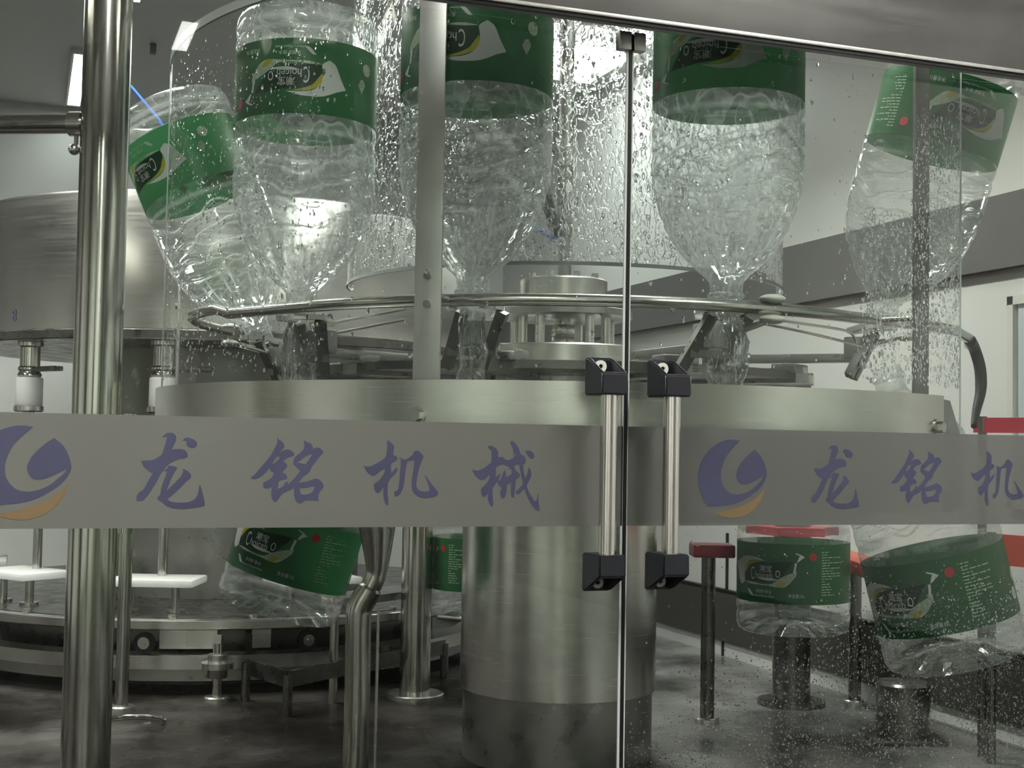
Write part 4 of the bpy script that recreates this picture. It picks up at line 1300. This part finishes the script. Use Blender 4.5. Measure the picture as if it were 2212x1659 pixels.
# angle frame of the conveyor behind the levelling foot
t = empty('conveyor_frame', C(-0.55, 3.62), -YAW); tag(t, 'dark steel angle frame of the conveyor beyond the drain pipe', 'frame')
def fl(px, py, d): 
    v = W(px, py, d) - t.location
    return Vector((v.dot(R0), v.dot(F0), v.z))
a_, b_, c_ = fl(532, 1430, 3.53), fl(622, 1462, 3.35), fl(960, 1395, 3.92)
b_.z = a_.z = c_.z = 0.09
for p, q in ((a_, b_), (b_, c_)):
    bm = flat_bar(bmesh.new(), p, q, 0.04, 0.008, (0, 0, 1) if False else (q - p).cross(Vector((0, 0, 1))))
    obj('frame_rail', bm, M['dark_steel'], t, False)
for p in (a_, b_, c_):
    bm = bmesh.new(); bar(bm, Vector((p.x, p.y, 0)), Vector((p.x, p.y, 0.10)), 0.012, 12)
    obj('leg', bm, M['dark_steel'], t)
bm = bmesh.new(); box(bm, ((b_.x + c_.x) / 2, (b_.y + c_.y) / 2 + 0.03, 0.265), (0.34, 0.12, 0.02), Matrix.Rotation(math.atan2(c_.y - b_.y, c_.x - b_.x), 3, 'Z'))
obj('slide_plate', bm, M['steel_dull'], t, False)
for f in (0.25, 0.75):
    p = b_.lerp(c_, f); bm = bmesh.new(); bar(bm, Vector((p.x, p.y + 0.03, 0.0)), Vector((p.x, p.y + 0.03, 0.257)), 0.012, 12)
    obj('support_rod', bm, M['steel_v'], t)
# bent handle bar next to the drum
t = empty('bent_guard_rod', C(-0.145, 3.42)); tag(t, 'thin bent steel rod beside the left edge of the drum', 'rod')
pp = [W(1018, 1500, 3.40), W(1018, 1420, 3.40), W(1017, 1356, 3.40), W(1009, 1342, 3.40), W(990, 1338, 3.40), W(945, 1334, 3.40)]
pp[0].z = 0.0; pp[0].x, pp[0].y = pp[1].x, pp[1].y
obj('rod', tube(loc(spline(pp, 5), t), 0.0055, 10), M['dark_steel'], t)

# ------------------------------------------------------------------ red bottle guides at the right and by the standpipe
def guide_post(px, py, r, ztop, lab):
    return floor_post('guide_post', px, py, dfl(px, py), r, ztop, lab, 'post', 0.031, 'dark_steel')
t = guide_post(1527, 1553, 0.0175, 0.42, 'dark steel post with a red guide block right of the drum')
bm = bmesh.new(); box(bm, (0.008, 0.0, 0.425), (0.104, 0.09, 0.032), bevel=0.005)
tag(obj('guide_block', bm, M['red'], t), 'red plastic guide block')
t = guide_post(1846, 1515, 0.017, 0.38, 'dark steel post behind the upright bottle, with an orange-red block')
bm = bmesh.new(); box(bm, (-0.055, -0.22, 0.395), (0.085, 0.50, 0.034), bevel=0.006)
tag(obj('guide_block', bm, M['orange_red'], t), 'orange-red plastic guide block')
# star wheel
sw = C(0.76, 3.62)
t = empty('star_wheel', (sw.x, sw.y, 0), -YAW); tag(t, 'red plastic star wheel on a dark stand behind the right-hand bottles', 'wheel')
def star(R, n, dep, z0, z1):
    bm = bmesh.new()
    lo, hi = [], []
    for i in range(n * 12):
        a = 2 * PI * i / (n * 12)
        f = abs(((i % 12) - 6) / 6.0)
        r = R - dep * math.sqrt(max(0, 1 - f * f)) if f < 0.98 else R
        lo.append(bm.verts.new((r * math.cos(a), r * math.sin(a), z0))); hi.append(bm.verts.new((r * math.cos(a), r * math.sin(a), z1)))
    bm.faces.new(list(reversed(lo))); bm.faces.new(hi)
    m_ = len(lo)
    for i in range(m_): bm.faces.new((lo[i], lo[(i + 1) % m_], hi[(i + 1) % m_], hi[i]))
    return bm
obj('star_plate', star(0.125, 6, 0.03, 0.452, 0.474), M['red'], t, angle=40)
obj('lower_star_plate', star(0.115, 6, 0.03, 0.346, 0.366), M['navy'], t, angle=40)
obj('stand', capped([(0.05, 0.0), (0.05, 0.48)], 32), M['dark_steel'], t)
obj('stand_foot', capped([(0.09, 0.0), (0.09, 0.012)], 32), M['dark_steel'], t)
# outfeed guide rails at the far right
def rails(name, lab, p, q, zs, mat, posts=2):
    t = empty(name, (p.x, p.y, 0)); tag(t, lab, 'rail')
    for z in zs:
        bm = bmesh.new(); flat_bar(bm, Vector((0, 0, z)), Vector((q.x - p.x, q.y - p.y, z)), 0.034, 0.014, (q - p).cross(Z0))
        obj('rail', bm, M[mat], t, False)
    for k in range(posts):
        f = 0.08 + 0.84 * k / max(1, posts - 1)
        bm = bmesh.new(); bar(bm, Vector(((q.x - p.x) * f, (q.y - p.y) * f, 0)), Vector(((q.x - p.x) * f, (q.y - p.y) * f, max(zs) + 0.02)), 0.010, 12)
        obj('rail_post', bm, M['dark_steel'], t)
    return t
p1, p2 = W(2105, 925, 3.05), W(2330, 930, 2.9)
rails('bottle_guide_rail', 'dark red guide rail at the right edge above the frosted band', p1, p2, (0.742,), 'red')
p1, p2 = W(2120, 1165, 3.0), W(2420, 1165, 2.72)
rails('lower_guide_rail', 'red guide rail at the right edge behind the tilted wet bottle', p1, p2, (0.485, 0.452), 'orange_red')
t = guide_post(905, 1478, 0.012, 0.36, 'thin post carrying a red guide beside the standpipe')
bm = bmesh.new(); box(bm, (-0.05, 0, 0.0), (0.15, 0.07, 0.03), bevel=0.005)
o = obj('guide_block', bm, M['red'], t); o.location = (0, 0, 0.48)
tag(o, 'red plastic guide block')
o = obj('post_extension', capped([(0.012, 0.36), (0.012, 0.47)], 20), M['dark_steel'], t)
# low rail and motor stand in the lower right corner
pw = W(2015, 1545, dfl(2015, 1545)); pw.z = 0
t = empty('floor_rail', pw); tag(t, 'low floor rail with bright edges running along the right wall, lower right corner', 'rail')
obj('rail_body', B((0.0, -0.5, 0.026), (0.05, 1.0, 0.052), bevel=0.003), M['dark_steel'], t)
for x, z in ((-0.022, 0.054), (-0.027, 0.004)):
    obj('edge_strip', B((x, -0.5, z), (0.010, 1.0, 0.006)), M['alu'], t)
pw = W(1950, 1590, dfl(1950, 1590)); pw.z = 0
t = empty('motor_stand', pw, -YAW); tag(t, 'dark wet motor stand on the floor under the tilted bottle', 'stand')
obj('stand_body', capped([(0.062, 0.0), (0.062, 0.13), (0.056, 0.136)], 36), M['dark_steel'], t)
obj('stand_plate', B((0, 0, 0.006), (0.17, 0.15, 0.012), bevel=0.003), M['dark_steel'], t)
pw = W(1690, 1442, dfl(1690, 1442)); pw.z = 0
t = empty('rubber_foot', pw); tag(t, 'small black mushroom-shaped foot at the base of the right wall', 'foot')
obj('foot_cap', capped([(0.012, 0.018), (0.034, 0.024), (0.030, 0.036), (0.012, 0.044)], 28), M['black'], t)
obj('foot_stem', capped([(0.020, 0.0), (0.014, 0.006), (0.012, 0.020)], 24), M['black'], t)
def wall_y(px, py):
    d = ray(px, py); return (EYE + d * (XW / d.x)).y
structure('trim_4', B((XW - 0.002, wall_y(1572, 1215), 0.30), (0.006, 0.012, 0.20)), M['rubber'])
structure('trim_5', B((XW - 0.018, wall_y(1572, 1390), 0.024), (0.006, 0.010, 0.048)), M['rubber'])
structure('trim_6', B((XW - 0.010, (Y0 + YB) / 2, 0.211), (0.022, LY, 0.010)), M['rubber'])
# behind the viewer: unseen bin shape added for the green mirrored in the left door
t = empty('green_stand_in', (0.26, -0.68, 0)); tag(t, 'unseen green bin shape added behind the viewer for its reflection in the glass', 'bin')
M['green'] = plain('green_plastic', (0.16, 0.30, 0.04), 0.5)
obj('bin_body', capped([(0.105, 0.12), (0.118, 0.90)], 40), M['green'], t)
obj('bin_lid', capped([(0.122, 0.90), (0.122, 0.955), (0.10, 0.97)], 40), M['green'], t)
obj('wheel_base', capped([(0.09, 0.0), (0.10, 0.12)], 32), M['black'], t)
# a blue air line at the left and a ceiling sensor
bl = spline([W(215, 130, 3.5), W(262, 168, 3.5), W(285, 190, 3.5), W(312, 222, 3.5), W(345, 262, 3.5), W(372, 310, 3.5)], 6)
up = bl[0].copy(); up.z = ZC
t = empty('air_line', (up.x, up.y, ZC)); tag(t, 'thin blue air line hanging from the ceiling between column and leaning bottle', 'hose')
obj('hose', tube(loc([up] + bl, t), 0.0045, 8), M['blue'], t)
d = ray(331, 95); cs = EYE + d * ((ZC - EYE.z) / d.z)
o = obj('ceiling_sensor', B((0, 0, -0.02), (0.022, 0.02, 0.04), bevel=0.003), M['dark_steel'])
o.location = cs; tag(o, 'tiny dark sensor on the ceiling right of the steel column', 'sensor')
# white frame on the right wall
bm = bmesh.new()
yk = 0
pa, pb2 = ray(2193, 700), ray(2193, 900)
Yw = (EYE + pa * ((XW - EYE.x) / pa.x)).y
for dy, dz, sy, sz in ((0, 0.80, 0.02, 0.5), (-0.4, 0.80, 0.02, 0.5), (-0.2, 1.04, 0.42, 0.02), (-0.2, 0.56, 0.42, 0.02)):
    box(bm, (XW - 0.008, Yw + dy, dz), (0.016, sy, sz))
structure('trim_3', bm, M['white'])
structure('window_1', B((XW - 0.004, Yw - 0.2, 0.80), (0.008, 0.36, 0.46)), plain('pale_pane', (0.6, 0.68, 0.72), 0.2))
bpy.context.view_layer.update()
